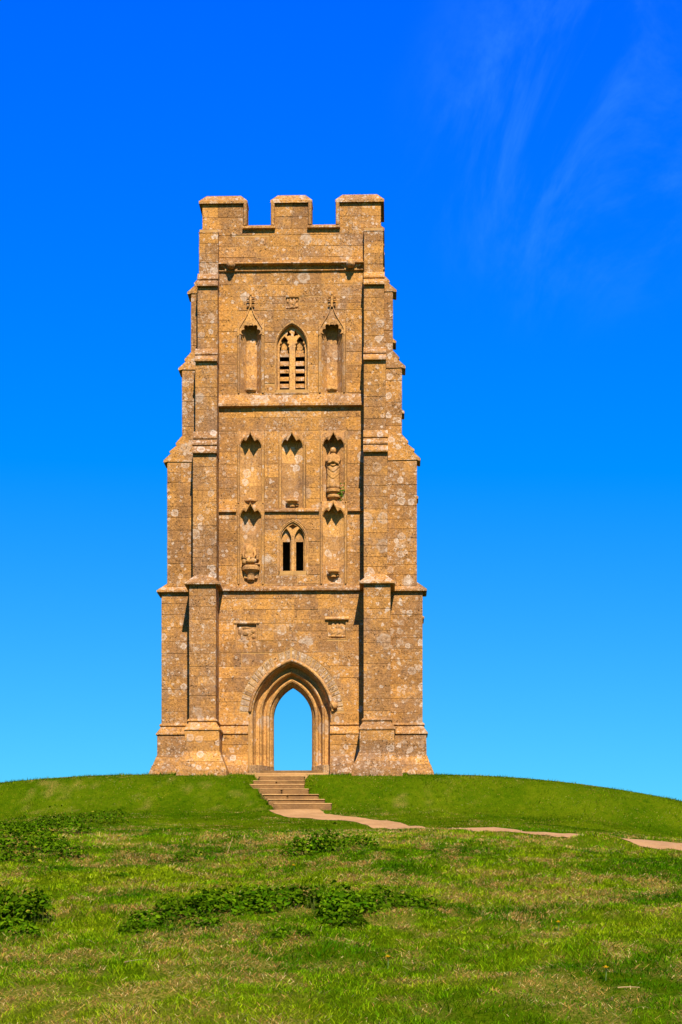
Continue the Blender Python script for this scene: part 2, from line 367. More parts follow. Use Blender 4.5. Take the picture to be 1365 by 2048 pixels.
def chamfer_box(x0, x1, y0, y1, z0, z1, bev=0.007, jit=0.004):
    lo = [x0, y0, z0]; hi = [x1, y1, z1]; lo = [a + random.uniform(0, jit) for a in lo]; hi = [a - random.uniform(0, jit) for a in hi]
    be = bev * random.uniform(0.6, 1.6); v = []; idx = {}
    for a in range(3):
        for s in range(8):
            c = [(hi if s >> k & 1 else lo)[k] for k in range(3)]
            sg = [(-1 if s >> k & 1 else 1) for k in range(3)]
            for k in range(3):
                if k != a: c[k] += sg[k] * be * random.uniform(0.7, 1.3)
            idx[(a, s)] = len(v); v.append(c)
    f = []
    for a in range(3):
        k1, k2 = [k for k in range(3) if k != a]
        for hi_ in (0, 1):
            base = hi_ << a
            f.append([idx[(a, base)], idx[(a, base | 1 << k1)], idx[(a, base | 1 << k1 | 1 << k2)], idx[(a, base | 1 << k2)]])
    for a in range(3):                    # edges along axis a
        k1, k2 = [k for k in range(3) if k != a]
        for s1 in (0, 1):
            for s2 in (0, 1):
                p = s1 << k1 | s2 << k2; q = p | 1 << a
                f.append([idx[(k1, p)], idx[(k1, q)], idx[(k2, q)], idx[(k2, p)]])
    for s in range(8): f.append([idx[(0, s)], idx[(1, s)], idx[(2, s)]])
    return v, f

def inset(poly, e):
    n = len(poly); out = []
    area = sum(poly[i][0] * poly[(i + 1) % n][1] - poly[(i + 1) % n][0] * poly[i][1] for i in range(n)); s = 1 if area > 0 else -1
    for i in range(n):
        p0, p1, p2 = Vector(poly[i - 1]), Vector(poly[i]), Vector(poly[(i + 1) % n])
        d1 = (p1 - p0); d2 = (p2 - p1)
        if d1.length < 1e-6 or d2.length < 1e-6: out.append(tuple(p1)); continue
        d1.normalize(); d2.normalize(); n1 = Vector((-d1.y, d1.x)) * s; n2 = Vector((-d2.y, d2.x)) * s
        m = n1 + n2; k = 1 + n1.dot(n2); k = max(k, 0.35)
        out.append(tuple(p1 + m * (e / k)))
    return out

def prism_block(poly, mapf, out=0.009, bev=0.009, back=-0.10):
    """poly in (u,z); mapf(u, o, z) -> xyz with o outward"""
    n = len(poly); o = out + random.uniform(-0.006, 0.008); p1 = inset(poly, 0.002 + random.uniform(0, 0.003)); be = bev * random.uniform(0.6, 1.5); p2 = inset(p1, be)
    tlt = random.uniform(-0.004, 0.004)
    v = [mapf(a, o + tlt * (1 if c > poly[0][1] + 0.1 else -1), c) for a, c in p2] + [mapf(a, o - be * 0.8, c) for a, c in p1] + [mapf(a, back, c) for a, c in p1]
    f = [list(range(n))]
    for i in range(n):
        j = (i + 1) % n; f += [[i, j, n + j, n + i], [n + i, n + j, 2 * n + j, 2 * n + i]]
    return v, f

def courses(z0, z1, h=0.37):
    n = max(1, int(round((z1 - z0) / h))); ws = [random.uniform(0.82, 1.2) for _ in range(n)]; t = sum(ws); z = z0; o = [z0]
    for a in ws: z += (z1 - z0) * a / t; o.append(z)
    o[-1] = z1; return o
def cuts(a, b, wmean=0.72):
    L_ = b - a; n = max(1, int(round(L_ / (wmean * random.uniform(0.85, 1.2))))); ws = [random.uniform(0.6, 1.4) for _ in range(n)]; t = sum(ws); x = a; o = [a]
    for q in ws: x += L_ * q / t; o.append(x)
    o[-1] = b; return o
ev = lambda s, z: s(z) if callable(s) else s
def wall_band(z0, z1, segs, mapf, vis=1.0, h=0.37, wm=0.72, lich=0.0, back=-0.10):
    cs = courses(z0, z1, h)
    for za, zb in zip(cs[:-1], cs[1:]):
        for l, r in segs:
            zm = (za + zb) / 2; a = ev(l, zm); b_ = ev(r, zm)
            al, ah = min(ev(l, za), ev(l, zb)), max(ev(l, za), ev(l, zb)); bl = min(ev(r, za), ev(r, zb))
            if b_ - a < 0.06: continue
            xs = cuts(a, b_, wm)
            for k in range(len(xs) - 1):
                L0 = l if k == 0 else xs[k]; R0 = r if k == len(xs) - 2 else xs[k + 1]
                nl = 5 if callable(L0) else 2; nr = 5 if callable(R0) else 2
                pl = [(ev(L0, za + (zb - za) * i / (nl - 1)), za + (zb - za) * i / (nl - 1)) for i in range(nl)]
                pr = [(ev(R0, za + (zb - za) * i / (nr - 1)), za + (zb - za) * i / (nr - 1)) for i in range(nr)]
                if min(q[0] for q in pr) - max(q[0] for q in pl) < 0.02: 
                    if max(q[0] for q in pr) - min(q[0] for q in pl) < 0.08: continue
                poly = pr + pl[::-1]
                v, f = prism_block(poly, mapf, back=back)
                add_stone(v, f, rtint(0, lich), vis * (xs[k + 1] - xs[k]) * (zb - za))

FRONT = lambda u, o, z: (u, -o, z)
BACK = lambda u, o, z: (u, TY + o, z)
LEFT = lambda u, o, z: (-BX - o, u, z)
RIGHT = lambda u, o, z: (BX + o, u, z)

class Arch:
    """two-centred pointed arch: half width, springing and apex height"""
    def __init__(s, wd, zs, za, cx=0.0):
        s.w, s.zs, s.cx = wd, zs, cx; h = za - zs; s.R = (wd * wd + h * h) / (2 * wd); s.c = s.R - wd
    def half(s, z, r=0.0):
        if z <= s.zs: return s.w + r
        q = (s.R + r) ** 2 - (z - s.zs) ** 2
        return max(0.0, math.sqrt(q) - s.c) if q > 0 else 0.0
    def apex(s, r=0.0): return s.zs + math.sqrt((s.R + r) ** 2 - s.c ** 2)
    def pts(s, r, z0, n=12, apexdrop=0.0):
        """left jamb foot, up, over, down: returns list of (x,z)"""
        a = [(-(s.w + r), z0)]; th = math.acos(s.c / (s.R + r))
        a += [(s.c - (s.R + r) * math.cos(th * i / n), s.zs + (s.R + r) * math.sin(th * i / n)) for i in range(n + 1)]
        b_ = [(-x, z) for x, z in a[:-1]][::-1]
        return [(s.cx + x, z) for x, z in a + b_]
    def station(s, u, r, z0, side):
        """u in 0..1 jamb, 1..2 arc"""
        if u <= 1: x, z = -(s.w + r), z0 + (s.zs - z0) * u
        else:
            th = math.acos(s.c / (s.R + r)) * (u - 1); x, z = s.c - (s.R + r) * math.cos(th), s.zs + (s.R + r) * math.sin(th)
        return (s.cx + (x if side < 0 else -x), z)

def arch_sweep(name, arch, prof, z0, us, mat, parent, mapf=FRONT, lich=0.0, sub=4, label=None):
    """closed profile [(r, y depth)] carried along the arch; one mesh per interval of us, on both sides"""
    out = []
    for side in (-1, 1):
        for a, b_ in zip(us[:-1], us[1:]):
            st = [a + (b_ - a) * i / sub for i in range(sub + 1)] if b_ > 1 else [a, b_]
            v, f = [], []; n = len(prof)
            for u in st:
                for r, y in prof: x, z = arch.station(u, r, z0, side); v.append(mapf(x, -y, z))
            for i in range(len(st) - 1):
                for k in range(n): f.append([i * n + k, i * n + (k + 1) % n, (i + 1) * n + (k + 1) % n, (i + 1) * n + k])
            f += [list(range(n)), list(range((len(st) - 1) * n, len(st) * n))]
            out.append(mesh_obj(name, v, f, mat, parent, rtint(0, lich)))
    return out

def holed_plate(outer, holes, y0, y1, mapf=FRONT):
    """solid plate with holes, loops in (x,z), between depths y0 (front) and y1"""
    loops = [outer] + holes; allp = [p for l in loops for p in l]
    tri = tessellate_polygon([[Vector((x, z, 0)) for x, z in l] for l in loops]); n = len(allp)
    v = [mapf(x, -y0, z) for x, z in allp] + [mapf(x, -y1, z) for x, z in allp]
    f = [list(t) for t in tri] + [[i + n for i in t[::-1]] for t in tri]
    k = 0
    for l in loops:
        m = len(l)
        for i in range(m): a, c = k + i, k + (i + 1) % m; f.append([a, c, c + n, a + n])
        k += m
    return v, f

def sweep_plan(name, path, sgn, prof, mat, parent, piece=0.95, gap=0.004, lich=0.3, closed=False, backing=True):
    """profile [(out, z)] closed, carried along a plan polyline with mitred corners, cut into stones"""
    n = len(path); P = [Vector(p) for p in path]; ne = n if closed else n - 1
    nor = []
    for i in range(ne):
        d = (P[(i + 1) % n] - P[i]).normalized(); nor.append(Vector((-d.y, d.x)) * sgn)
    def corner(i, o):
        if closed or 0 < i < n - 1:
            a, b_ = nor[(i - 1) % ne], nor[i % ne]; return P[i % n] + (a + b_) * (o / (1 + a.dot(b_)))
        return P[i] + nor[0 if i == 0 else ne - 1] * o
    root = parent; m = len(prof)
    if backing:
        pb = inset(prof, 0.012); v, f = [], []
        for i in range(n):
            for o, z in pb: q = corner(i, o); v.append((q.x, q.y, z))
        for i in range(ne):
            j = (i + 1) % n
            for k in range(m): f.append([i * m + k, i * m + (k + 1) % m, j * m + (k + 1) % m, j * m + k])
        root = mesh_obj(name, v, f, MORTAR, parent)
    for i in range(ne):
        L_ = (P[(i + 1) % n] - P[i]).length; k = max(1, int(round(L_ / piece))); ts = [0.0] + sorted([(q + random.uniform(-0.18, 0.18)) / k for q in range(1, k)]) + [1.0]
        for a, b_ in zip(ts[:-1], ts[1:]):
            v = []; jz = random.uniform(-0.006, 0.006); jo = random.uniform(-0.008, 0.008)
            for t in (a, b_):
                g = 0 if t in (0.0, 1.0) else (gap / L_ if t == a else -gap / L_)
                for o, z in prof:
                    c0 = corner(i, o + jo); c1 = corner(i + 1, o + jo)
                    q = c0.lerp(c1, t + g); v.append((q.x, q.y, z + jz))
            f = [[q, (q + 1) % m, m + (q + 1) % m, m + q] for q in range(m)] + [list(range(m)), list(range(m, 2 * m))]
            mesh_obj('moulding_stone', v, f, mat, root, rtint(0, lich))
    return root

def extrude_profile(prof, a0, a1, mapf):
    """profile [(p, z)], extruded along a from a0 to a1; mapf(a, p, z)"""
    n = len(prof); v = [mapf(a0, p, z) for p, z in prof] + [mapf(a1, p, z) for p, z in prof]
    f = [list(range(n)), list(range(n, 2 * n))] + [[i, (i + 1) % n, n + (i + 1) % n, n + i] for i in range(n)]
    return v, f

# --- openings
DOOR = Arch(0.65, Z(1432), Z(1368)); VOUT = 1.10
BELF = Arch(0.50, Z(692), Z(648), X(584.5)); LOWW = Arch(0.43, Z(1082), Z(1044), X(586))
REARD = Arch(1.45, 3.4, 5.4)
NX = {'l': X(502), 'c': X(585), 'r': X(667.5)}
ZE, ZF, ZG = 12.19, 8.70, 16.72           # drips of the belfry sill string, niche string, parapet string
NICHE_UP = [(X(502), Z(786), Z(640)), (X(664.5), Z(786), Z(640))]
NH = 0.46
# --- core (mortar backing and inner faces)
front_holes = [DOOR.pts(0.74, -0.05), BELF.pts(0.06, Z(779)), LOWW.pts(0.06, Z(1142))]
front_holes += [[(c - NH, z0), (c + NH, z0), (c + NH, z1), (c - NH, z1)] for c, z0, z1 in NICHE_UP]
front_holes += [[(NX[k] - NH, Z(1168)), (NX[k] + NH, Z(1168)), (NX[k] + NH, Z(862)), (NX[k] - NH, Z(862))] for k in 'lr']
front_holes += [[(NX['c'] - NH, ZF + 0.12), (NX['c'] + NH, ZF + 0.12), (NX['c'] + NH, Z(862)), (NX['c'] - NH, Z(862))]]
PAN = [('eagle', X(570), X(600), Z(621), Z(593)), ('milking', X(472), X(515), Z(1282), Z(1247)), ('scales', X(655), X(694), Z(1279), Z(1240))]
front_holes += [[(a, c), (b_, c), (b_, d_), (a, d_)] for _, a, b_, c, d_ in PAN]
v, f = holed_plate([(-BX + 0.01, -0.6), (BX - 0.01, -0.6), (BX - 0.01, 18.1), (-BX + 0.01, 18.1)], front_holes, 0.0, 0.98)
# the doorway reaches the ground: its hole starts just above the footing
core_v, core_f = list(v), list(f)
def add_core(v, f):
    k = len(core_v); core_v.extend(v); core_f.extend([[i + k for i in q] for q in f])
v, f = holed_plate([(-BX + 0.01, -0.6), (BX - 0.01, -0.6), (BX - 0.01, 18.1), (-BX + 0.01, 18.1)], [REARD.pts(0.0, -0.02)], 0.0, 0.98, BACK)
add_core(v, f)
def box(x0, x1, y0, y1, z0, z1):
    v = [(x, y, z) for x in (x0, x1) for y in (y0, y1) for z in (z0, z1)]
    return v, [[0, 1, 3, 2], [4, 5, 7, 6], [0, 1, 5, 4], [2, 3, 7, 6], [0, 2, 6, 4], [1, 3, 7, 5]]
for s in (-1, 1): add_core(*box(s * (BX - 0.004), s * (BX - 0.98), 0.95, TY - 0.95, -0.6, 18.08))
def sides():
    for sx in (-1, 1):
        for back in (0, 1): yield sx, back
fy = lambda y, back: TY - y if back else y
for z0, z1, xo, pf, S in STG:
    for sx, back in sides():
        add_core(*box(sx * (XI + 0.02), sx * (xo - 0.02), fy(-pf + 0.02, back), fy(0.25, back), z0 - 0.3 if z0 > 2 else -0.6, z1 + 0.1))
        if S: add_core(*box(sx * 2.5, sx * (S - 0.02), fy(SA + 0.02, back), fy(SB - 0.02, back), z0 - 0.3 if z0 > 2 else -0.6, z1 + 0.1))
mesh_obj('wall', core_v, core_f, MORTAR, TW, fix=True)
mesh_obj('added_light_cap', *box(-2.2, 2.2, 0.8, TY - 0.8, 17.1, 17.3), LEAD, TW)  # unseen slab added over the open tower to keep its interior dark
mesh_obj('added_belfry_floor', *box(-2.05, 2.05, 0.9, TY - 0.9, 9.4, 9.6), INSIDE, TW)  # unseen floor added to keep light out of the interior
v, f = box(-2.05, 2.05, -0.02, TY + 0.4, -0.5, Z(1541)); mesh_obj('floor', v, f, STEPM, TW)

# --- front wall masonry
half = lambda arch, r, s: (lambda z: arch.cx + s * arch.half(z, r))
zD = DOOR.zs + 0.10
def minus(a, b_, gaps):
    out = []; x = a
    for g0, g1 in sorted(gaps, key=lambda g: ev(g[0], 0)):
        out.append((x, g0)); x = g1
    out.append((x, b_)); return out
W0, W1 = -XI - 0.02, XI + 0.02
jo = 0.745
wall_band(1.62, zD, [(W0, -0.65 - jo), (0.65 + jo, W1)], FRONT)
pl, pr = PAN[1], PAN[2]
apexV = DOOR.apex(VOUT)
zp0, zp1 = pl[3], pl[4]
wall_band(zD, pl[3], [(W0, half(DOOR, VOUT, -1)), (half(DOOR, VOUT, 1), W1)], FRONT)
if apexV > pl[3]:
    wall_band(pl[3], pl[4], [(W0, pl[1]), (pl[2], half(DOOR, VOUT, -1)), (half(DOOR, VOUT, 1), pr[1]), (pr[2], W1)], FRONT, h=0.3)
else:
    wall_band(pl[3], pl[4], [(W0, pl[1]), (pl[2], pr[1]), (pr[2], W1)], FRONT, h=0.3)
wall_band(pl[4], pr[4], [(W0, pr[1]), (pr[2], W1)], FRONT, h=0.2)
wall_band(pr[4], 6.12, [(W0, W1)], FRONT, lich=0.1)
nl, nr, nc = NX['l'], NX['r'], NX['c']
zA = Z(1174); zB = ZF + 0.04
wall_band(6.05, Z(1168), [(W0, W1)], FRONT, h=0.3, lich=0.35)
z_ws = Z(1150)
wall_band(Z(1168), z_ws, [(W0, nl - NH), (nl + NH, nr - NH), (nr + NH, W1)], FRONT, lich=0.3)
wall_band(z_ws, LOWW.apex(0.09), [(W0, nl - NH), (nl + NH, half(LOWW, 0.09, -1)), (half(LOWW, 0.09, 1), nr - NH), (nr + NH, W1)], FRONT)
wall_band(LOWW.apex(0.09), zB + 0.1, [(W0, nl - NH), (nl + NH, nr - NH), (nr + NH, W1)], FRONT)
wall_band(zB + 0.1, Z(862), [(W0, nl - NH), (nl + NH, nc - NH), (nc + NH, nr - NH), (nr + NH, W1)], FRONT, wm=0.6)
wall_band(Z(862), ZE + 0.05, [(W0, W1)], FRONT, lich=0.15)
ul, ur = NICHE_UP[0][0], NICHE_UP[1][0]
zs0 = Z(786)
wall_band(ZE + 0.05, zs0, [(W0, W1)], FRONT, h=0.3, lich=0.2)
wall_band(zs0, Z(640), [(W0, ul - NH), (ul + NH, half(BELF, 0.075, -1)), (half(BELF, 0.075, 1), ur - NH), (ur + NH, W1)], FRONT, lich=0.1)
e = PAN[0]
if BELF.apex(0.075) > Z(640): wall_band(Z(640), BELF.apex(0.075), [(W0, half(BELF, 0.075, -1)), (half(BELF, 0.075, 1), W1)], FRONT, h=0.3)
wall_band(max(BELF.apex(0.075), Z(640)), e[3], [(W0, W1)], FRONT, lich=0.1)
wall_band(e[3], e[4], [(W0, e[1]), (e[2], W1)], FRONT, h=0.3)
wall_band(e[4], ZG + 0.02, [(W0, W1)], FRONT, lich=0.15)
wall_band(ZG + 0.02, 17.95, [(W0, W1)], FRONT, wm=0.85, lich=0.15)
wall_band(17.95, 18.16, [(-BX, BX)], FRONT, h=0.22, wm=0.9)
# sides and rear, same coursing
for mp_ in (LEFT, RIGHT):
    wall_band(1.3, 18.16, [(SB, TY - SB)], mp_, vis=0.0, h=0.4, wm=0.8)
wall_band(1.3, REARD.apex(), [(W0, half(REARD, 0, -1)), (half(REARD, 0, 1), W1)], BACK, vis=0.0, h=0.4, wm=0.85)
wall_band(REARD.apex(), 18.16, [(W0, W1)], BACK, vis=0.0, h=0.4, wm=0.85)

# --- buttresses
for si, (z0, z1, xo, pf, S) in enumerate(STG):
    for sx, back in sides():
        vis = 0.0 if back else 1.0
        cs = courses(z0 - (0.02 if si else 0), z1, 0.38)
        for za, zb in zip(cs[:-1], cs[1:]):
            sp = [XI, xo] if random.random() < 0.5 else [XI, XI + (xo - XI) * random.choice((0.36, 0.6, 0.68)), xo]
            jp = random.uniform(-0.006, 0.006)
            for a, c in zip(sp[:-1], sp[1:]):
                x0, x1 = sorted((sx * a, sx * c)); y0, y1 = sorted((fy(-pf + jp, back), fy(0.3, back)))
                v, f = chamfer_box(x0, x1, y0, y1, za, zb); t = rtint(0, 0.05); add_stone(v, f, (t[0] * .95, .35 + t[1] * .65, t[2]), vis * (c - a) * (zb - za))
        if S:
            cs = courses(z0 - 0.02, z1, 0.39)
            for za, zb in zip(cs[:-1], cs[1:]):
                sp = [BX - 0.05, S] if S < 3.9 else ([BX - 0.05, S] if random.random() < 0.35 else [BX - 0.05, BX + (S - BX) * random.choice((0.38, 0.5, 0.62)), S])
                jp = random.uniform(-0.006, 0.006)
                for a, c in zip(sp[:-1], sp[1:]):
                    x0, x1 = sorted((sx * a, sx * c)); y0, y1 = sorted((fy(SA + jp, back), fy(SB, back)))
                    t = rtint(0, 0.05); t = (t[0] * (.82 if sx > 0 else .95), .5 + t[1] * .5, t[2])
                    v, f = chamfer_box(x0, x1, y0, y1, za, zb); add_stone(v, f, t, vis * (c - max(a, abs(X(0, 0)) * 0 + xo)) * (zb - za))

def weathering(p_up, p_lo, zt, zb, tiers, ov=0.12, pin=-0.2):
    pts = [(pin, zt), (p_up, zt)]; tot = p_lo + ov - p_up
    H = zt - zb; drip = 0.07
    for i in range(tiers):
        a = p_up + tot * (i + 1) / tiers; zz = zt - (H - drip) * (i + 1) / tiers
        if i < tiers - 1: pts += [(a, zz + 0.035), (a, zz - 0.01), (a - 0.05, zz - 0.03)]
        else: pts += [(a, zb + drip), (a, zb + 0.012), (a - 0.04, zb + 0.0), (p_lo - 0.01, zb + 0.03)]
    pts.append((pin, zb + 0.01)); return pts
for i, tiers in ((1, 3), (2, 2), (3, 2)):
    lo, up = STG[i], STG[i + 1]; zb, zt = lo[1], up[0]
    for sx, back in sides():
        mf = (lambda a, p, z, sx=sx, back=back: (sx * a, fy(-p, back), z))
        v, f = extrude_profile(weathering(up[3], lo[3], zt, zb, tiers), XI - 0.012, lo[2] + 0.012, mf)
        mesh_obj('weathering', v, f, STONE, TW, rtint(0, 0.75))
        ms = (lambda a, p, z, sx=sx, back=back: (sx * p, fy(a, back), z))
        v, f = extrude_profile(weathering(up[4] if up[4] else 3.04, lo[4], zt + 0.1, zb + 0.02, tiers, pin=2.8), SA - 0.015, SB + 0.015, ms)
        mesh_obj('weathering', v, f, STONE, TW, rtint(0, 0.4))
for sx, back in sides():                  # sloped heads of the pilasters
    mf = (lambda a, p, z, sx=sx, back=back: (sx * a, fy(-p, back), z))
    v, f = extrude_profile([(-0.2, 18.09), (0.0, 18.08), (0.31, 17.96), (0.31, 17.93), (-0.2, 17.93)], XI - 0.01, 3.07, mf)
    mesh_obj('buttress_head', v, f, STONE, TW, rtint(0, 0.6))

# --- string courses
def plan(xo, pf, S, sx, xd, xr):
    """plan line from the front doorway round one side to the rear doorway"""
    pts = [(xd, 0), (XI, 0), (XI, -pf), (xo, -pf), (xo, SA), (S, SA), (S, SB), (BX, SB), (BX, TY - SB), (S, TY - SB), (S, TY - SA), (xo, TY - SA), (xo, TY + pf), (XI, TY + pf), (XI, TY), (xr, TY)]
    return [(sx * a, c) for a, c in pts]
g = STG[0]
loop = plan(g[2], g[3], g[4], -1, 0, 0)[1:-1]; loop = loop + [(-a, c) for a, c in loop[::-1]]
def edge(z): return [(-0.24, z + 0.40), (0.115, z + 0.075), (0.14, z + 0.055), (0.14, z + 0.0), (0.08, z - 0.016), (0.02, z + 0.01), (-0.02, z - 0.06), (-0.24, z - 0.06)]
# sgn chosen so that the offset points outwards
sweep_plan('string_course', loop, 1, edge(6.08), STONE, TW, piece=1.0, lich=0.55, closed=True)
straight = [(XI + 0.01, 0), (-XI - 0.01, 0)]
sweep_plan('sill_string_course', straight, 1, [(-0.1, ZE + 0.52), (0.0, ZE + 0.46), (0.14, ZE + 0.14), (0.18, ZE + 0.10), (0.18, ZE + 0.03), (0.04, ZE + 0.01), (-0.1, ZE - 0.02)], STONE, TW, piece=1.15, lich=0.6)
for a, c in ((XI + 0.01, nr + NH + 0.02), (nr - NH - 0.01, nl + NH + 0.01), (nl - NH - 0.02, -XI - 0.01)):
    sweep_plan('niche_string_course', [(a, 0), (c, 0)], 1, [(-0.1, ZF + 0.18), (0.0, ZF + 0.15), (0.12, ZF + 0.06), (0.12, ZF + 0.01), (0.02, ZF), (-0.1, ZF)], STONE, TW, piece=0.9, lich=0.35)
sweep_plan('parapet_string_course', straight, 1, [(-0.1, ZG + 0.34), (0.0, ZG + 0.31), (0.22, ZG + 0.25), (0.235, ZG + 0.21), (0.20, ZG + 0.19), (0.06, ZG + 0.17), (0.02, ZG + 0.07), (0.085, ZG + 0.045), (0.085, ZG + 0.015), (0.0, ZG - 0.01), (-0.1, ZG - 0.01)], STONE, TW, piece=1.3, lich=0.2)
# --- plinth
for sx, sg, xd in ((-1, 1, abs(X(497))), (1, -1, X(661))):
    pt = plan(g[2], g[3], g[4], sx, xd, 1.48)
    sweep_plan('plinth_moulding', pt, sg, [(-0.15, 1.70), (0.005, 1.70), (0.055, 1.655), (0.06, 1.62), (0.015, 1.585), (0.03, 1.55), (0.145, 1.37), (0.165, 1.345), (0.165, 1.31), (0.09, 1.285), (-0.15, 1.285)], STONE, TW, piece=0.9, lich=0.35)
    sweep_plan('plinth', pt, sg, [(-0.15, 1.283), (0.12, 1.283), (0.12, 0.955), (-0.15, 0.955)], STONE, TW, piece=0.75, lich=0.1)
    sweep_plan('plinth', pt, sg, [(-0.15, 0.95), (0.12, 0.95), (0.12, 0.62), (0.15, 0.57), (-0.15, 0.57)], STONE, TW, piece=0.8, lich=0.1)
    sweep_plan('plinth_foot', pt, sg, [(-0.15, 0.565), (0.155, 0.565), (0.26, 0.27), (-0.15, 0.27)], STONE, TW, piece=0.85, lich=0.25)
    sweep_plan('plinth_foot', pt, sg, [(-0.15, 0.265), (0.275, 0.265), (0.37, 0.0), (0.40, -0.7), (-0.15, -0.7)], STONE, TW, piece=0.9, lich=0.4)

# --- doorway
dw = mesh_obj('doorway', *holed_plate(DOOR.pts(0.735, -0.04), [DOOR.pts(0.05, -0.03)], 0.78, 0.95), MORTAR, TW)
prof = [(0.735, 0.10), (0.735, -0.012), (0.67, -0.012), (0.645, 0.02), (0.625, 0.20), (0.56, 0.36), (0.45, 0.38), (0.435, 0.27), (0.405, 0.245), (0.37, 0.27), (0.355, 0.36), (0.315, 0.50), (0.24, 0.54), (0.215, 0.45), (0.17, 0.42), (0.125, 0.45), (0.105, 0.56), (0.06, 0.60), (0.0, 0.72), (0.0, 1.0), (0.735, 1.0), (0.735, 0.5)]
arch_sweep('jamb_stone', DOOR, prof, -0.05, [0, 0.16, 0.36, 0.55, 0.76, 1.0], DRESS, dw)
arch_sweep('arch_stone', DOOR, prof, -0.05, [1.0, 1.22, 1.48, 1.72, 2.0], DRESS, dw)
hood = [(0.80, 0.06), (0.80, -0.03), (0.775, -0.075), (0.735, -0.115), (0.70, -0.10), (0.69, -0.03), (0.665, 0.03), (0.665, 0.06)]
arch_sweep('hood_mould', DOOR, hood, -0.05, [1.06, 1.38, 1.7, 2.0], DRESS, dw)
arch_sweep('footing', DOOR, [(0.76, 0.5), (0.76, -0.06), (0.42, -0.05), (0.06, 0.52), (-0.012, 0.70), (-0.012, 0.9), (0.3, 0.9)], -0.05, [0.0, 0.17], GREYS, dw)
# label stop on the right, a weathered ball
bm = bmesh.new(); bmesh.ops.create_icosphere(bm, subdivisions=3, radius=0.13)
for q in bm.verts:
    k = 1 + 0.16 * math.sin(q.co.x * 40 + q.co.z * 23) * math.cos(q.co.y * 31) ; q.co *= k; q.co += Vector((X(669), -0.07, Z(1412)))
me = [tuple(q.co) for q in bm.verts], [[a.index for a in p.verts] for p in bm.faces]; bm.free()
mesh_obj('label_stop', me[0], me[1], DRESS, dw, smooth=True)
# grey voussoirs round the hood
nV = 15
for side in (-1, 1):
    us = [1.05]; 
    while us[-1] < 1.985: us.append(min(2.0, us[-1] + random.uniform(0.045, 0.085)))
    for a, c in zip(us[:-1], us[1:]):
        ro = VOUT - 0.006; gp = 0.004
        poly = [DOOR.station(a + gp, 0.79, 0, side), DOOR.station(a + gp, ro + 0.0, 0, side), DOOR.station((a + c) / 2, ro, 0, side), DOOR.station(c - gp, ro, 0, side), DOOR.station(c - gp, 0.79, 0, side)]
        v, f = prism_block(poly, FRONT, out=0.016, bev=0.012)
        mesh_obj('voussoir', v, f, GREYS if random.random() < 0.93 else STONE, dw, rtint(0, 0.9))

# --- windows
def blob(cx, cy, cz, r, sx=1, sy=1, sz=1, sub=2):
    bm = bmesh.new(); bmesh.ops.create_icosphere(bm, subdivisions=sub, radius=r)
    v = [(cx + q.co.x * sx, cy + q.co.y * sy, cz + q.co.z * sz) for q in bm.verts]; f = [[a.index for a in p.verts] for p in bm.faces]; bm.free(); return v, f
def merge(parts):
    V, Fc = [], []
    for v, f in parts:
        k = len(V); V += [tuple(q) for q in v]; Fc += [[i + k for i in q] for q in f]
    return V, Fc
def light_hole(cx, hw, zb, zs, za, cusp=0.0):
    a = Arch(hw, zs, za, cx); p = a.pts(0, zb, 8)
    if not cusp: return p
    out = []
    for i, (x, z) in enumerate(p):
        out.append((x, z))
        if i == 1:                                   # left springing: cusp pointing in
            out += [(x + cusp * 0.9, z + cusp * 0.35), (x + cusp * 0.25, z + cusp * 1.0)]
    # cusps half way up each arc
    res = []
    n = len(out)
    for i, (x, z) in enumerate(p):
        if i in (4, len(p) - 5):
            dx = 1 if x < cx else -1; res += [(x + dx * cusp * 1.0, z - cusp * 0.75)]
        elif i in (1, len(p) - 2):
            dx = 1 if x < cx else -1; res += [(x, z - cusp * 0.6), (x + dx * cusp * 0.8, z)] if i == 1 else [(x + dx * cusp * 0.8, z), (x, z - cusp * 0.6)]
        else: res.append((x, z))
    return res
bw = mesh_obj('belfry_window', *holed_plate(BELF.pts(0.058, Z(786)), [BELF.pts(0.0, Z(778))], 0.45, 0.95), MORTAR, TW)
arch_sweep('jamb_stone', BELF, [(0.07, 0.2), (0.07, -0.012), (0.03, -0.012), (0.0, 0.03), (0.0, 0.30), (0.0, 0.9), (0.07, 0.9)], Z(782), [0, 0.2, 0.42, 0.6, 0.8, 1.0], DRESS, bw)
arch_sweep('arch_stone', BELF, [(0.07, 0.2), (0.07, -0.012), (0.03, -0.012), (0.0, 0.03), (0.0, 0.30), (0.0, 0.9), (0.07, 0.9)], Z(782), [1, 1.33, 1.7, 2.0], DRESS, bw)
cb = BELF.cx; lw = 0.165; lo_ = 0.262
hl = [light_hole(cb + s * lo_, lw, Z(778), Z(689), Z(669), 0.05) for s in (-1, 1)]
def foil(cx, cz, rx, rz, n=24, lobes=4, k=0.25, ph=0.0):
    return [(cx + rx * (1 - k + k * math.cos(lobes * (t + ph))) * math.cos(t), cz + rz * (1 - k + k * math.cos(lobes * (t + ph))) * math.sin(t)) for t in [2 * math.pi * i / n for i in range(n)]]
eyes = [foil(cb - 0.115, Z(664), 0.085, 0.11, lobes=3, ph=0.3), foil(cb + 0.115, Z(664), 0.085, 0.11, lobes=3, ph=0.3)]
mesh_obj('tracery', *holed_plate(BELF.pts(-0.004, Z(778.5)), hl + eyes, 0.18, 0.31), DRESS, bw)
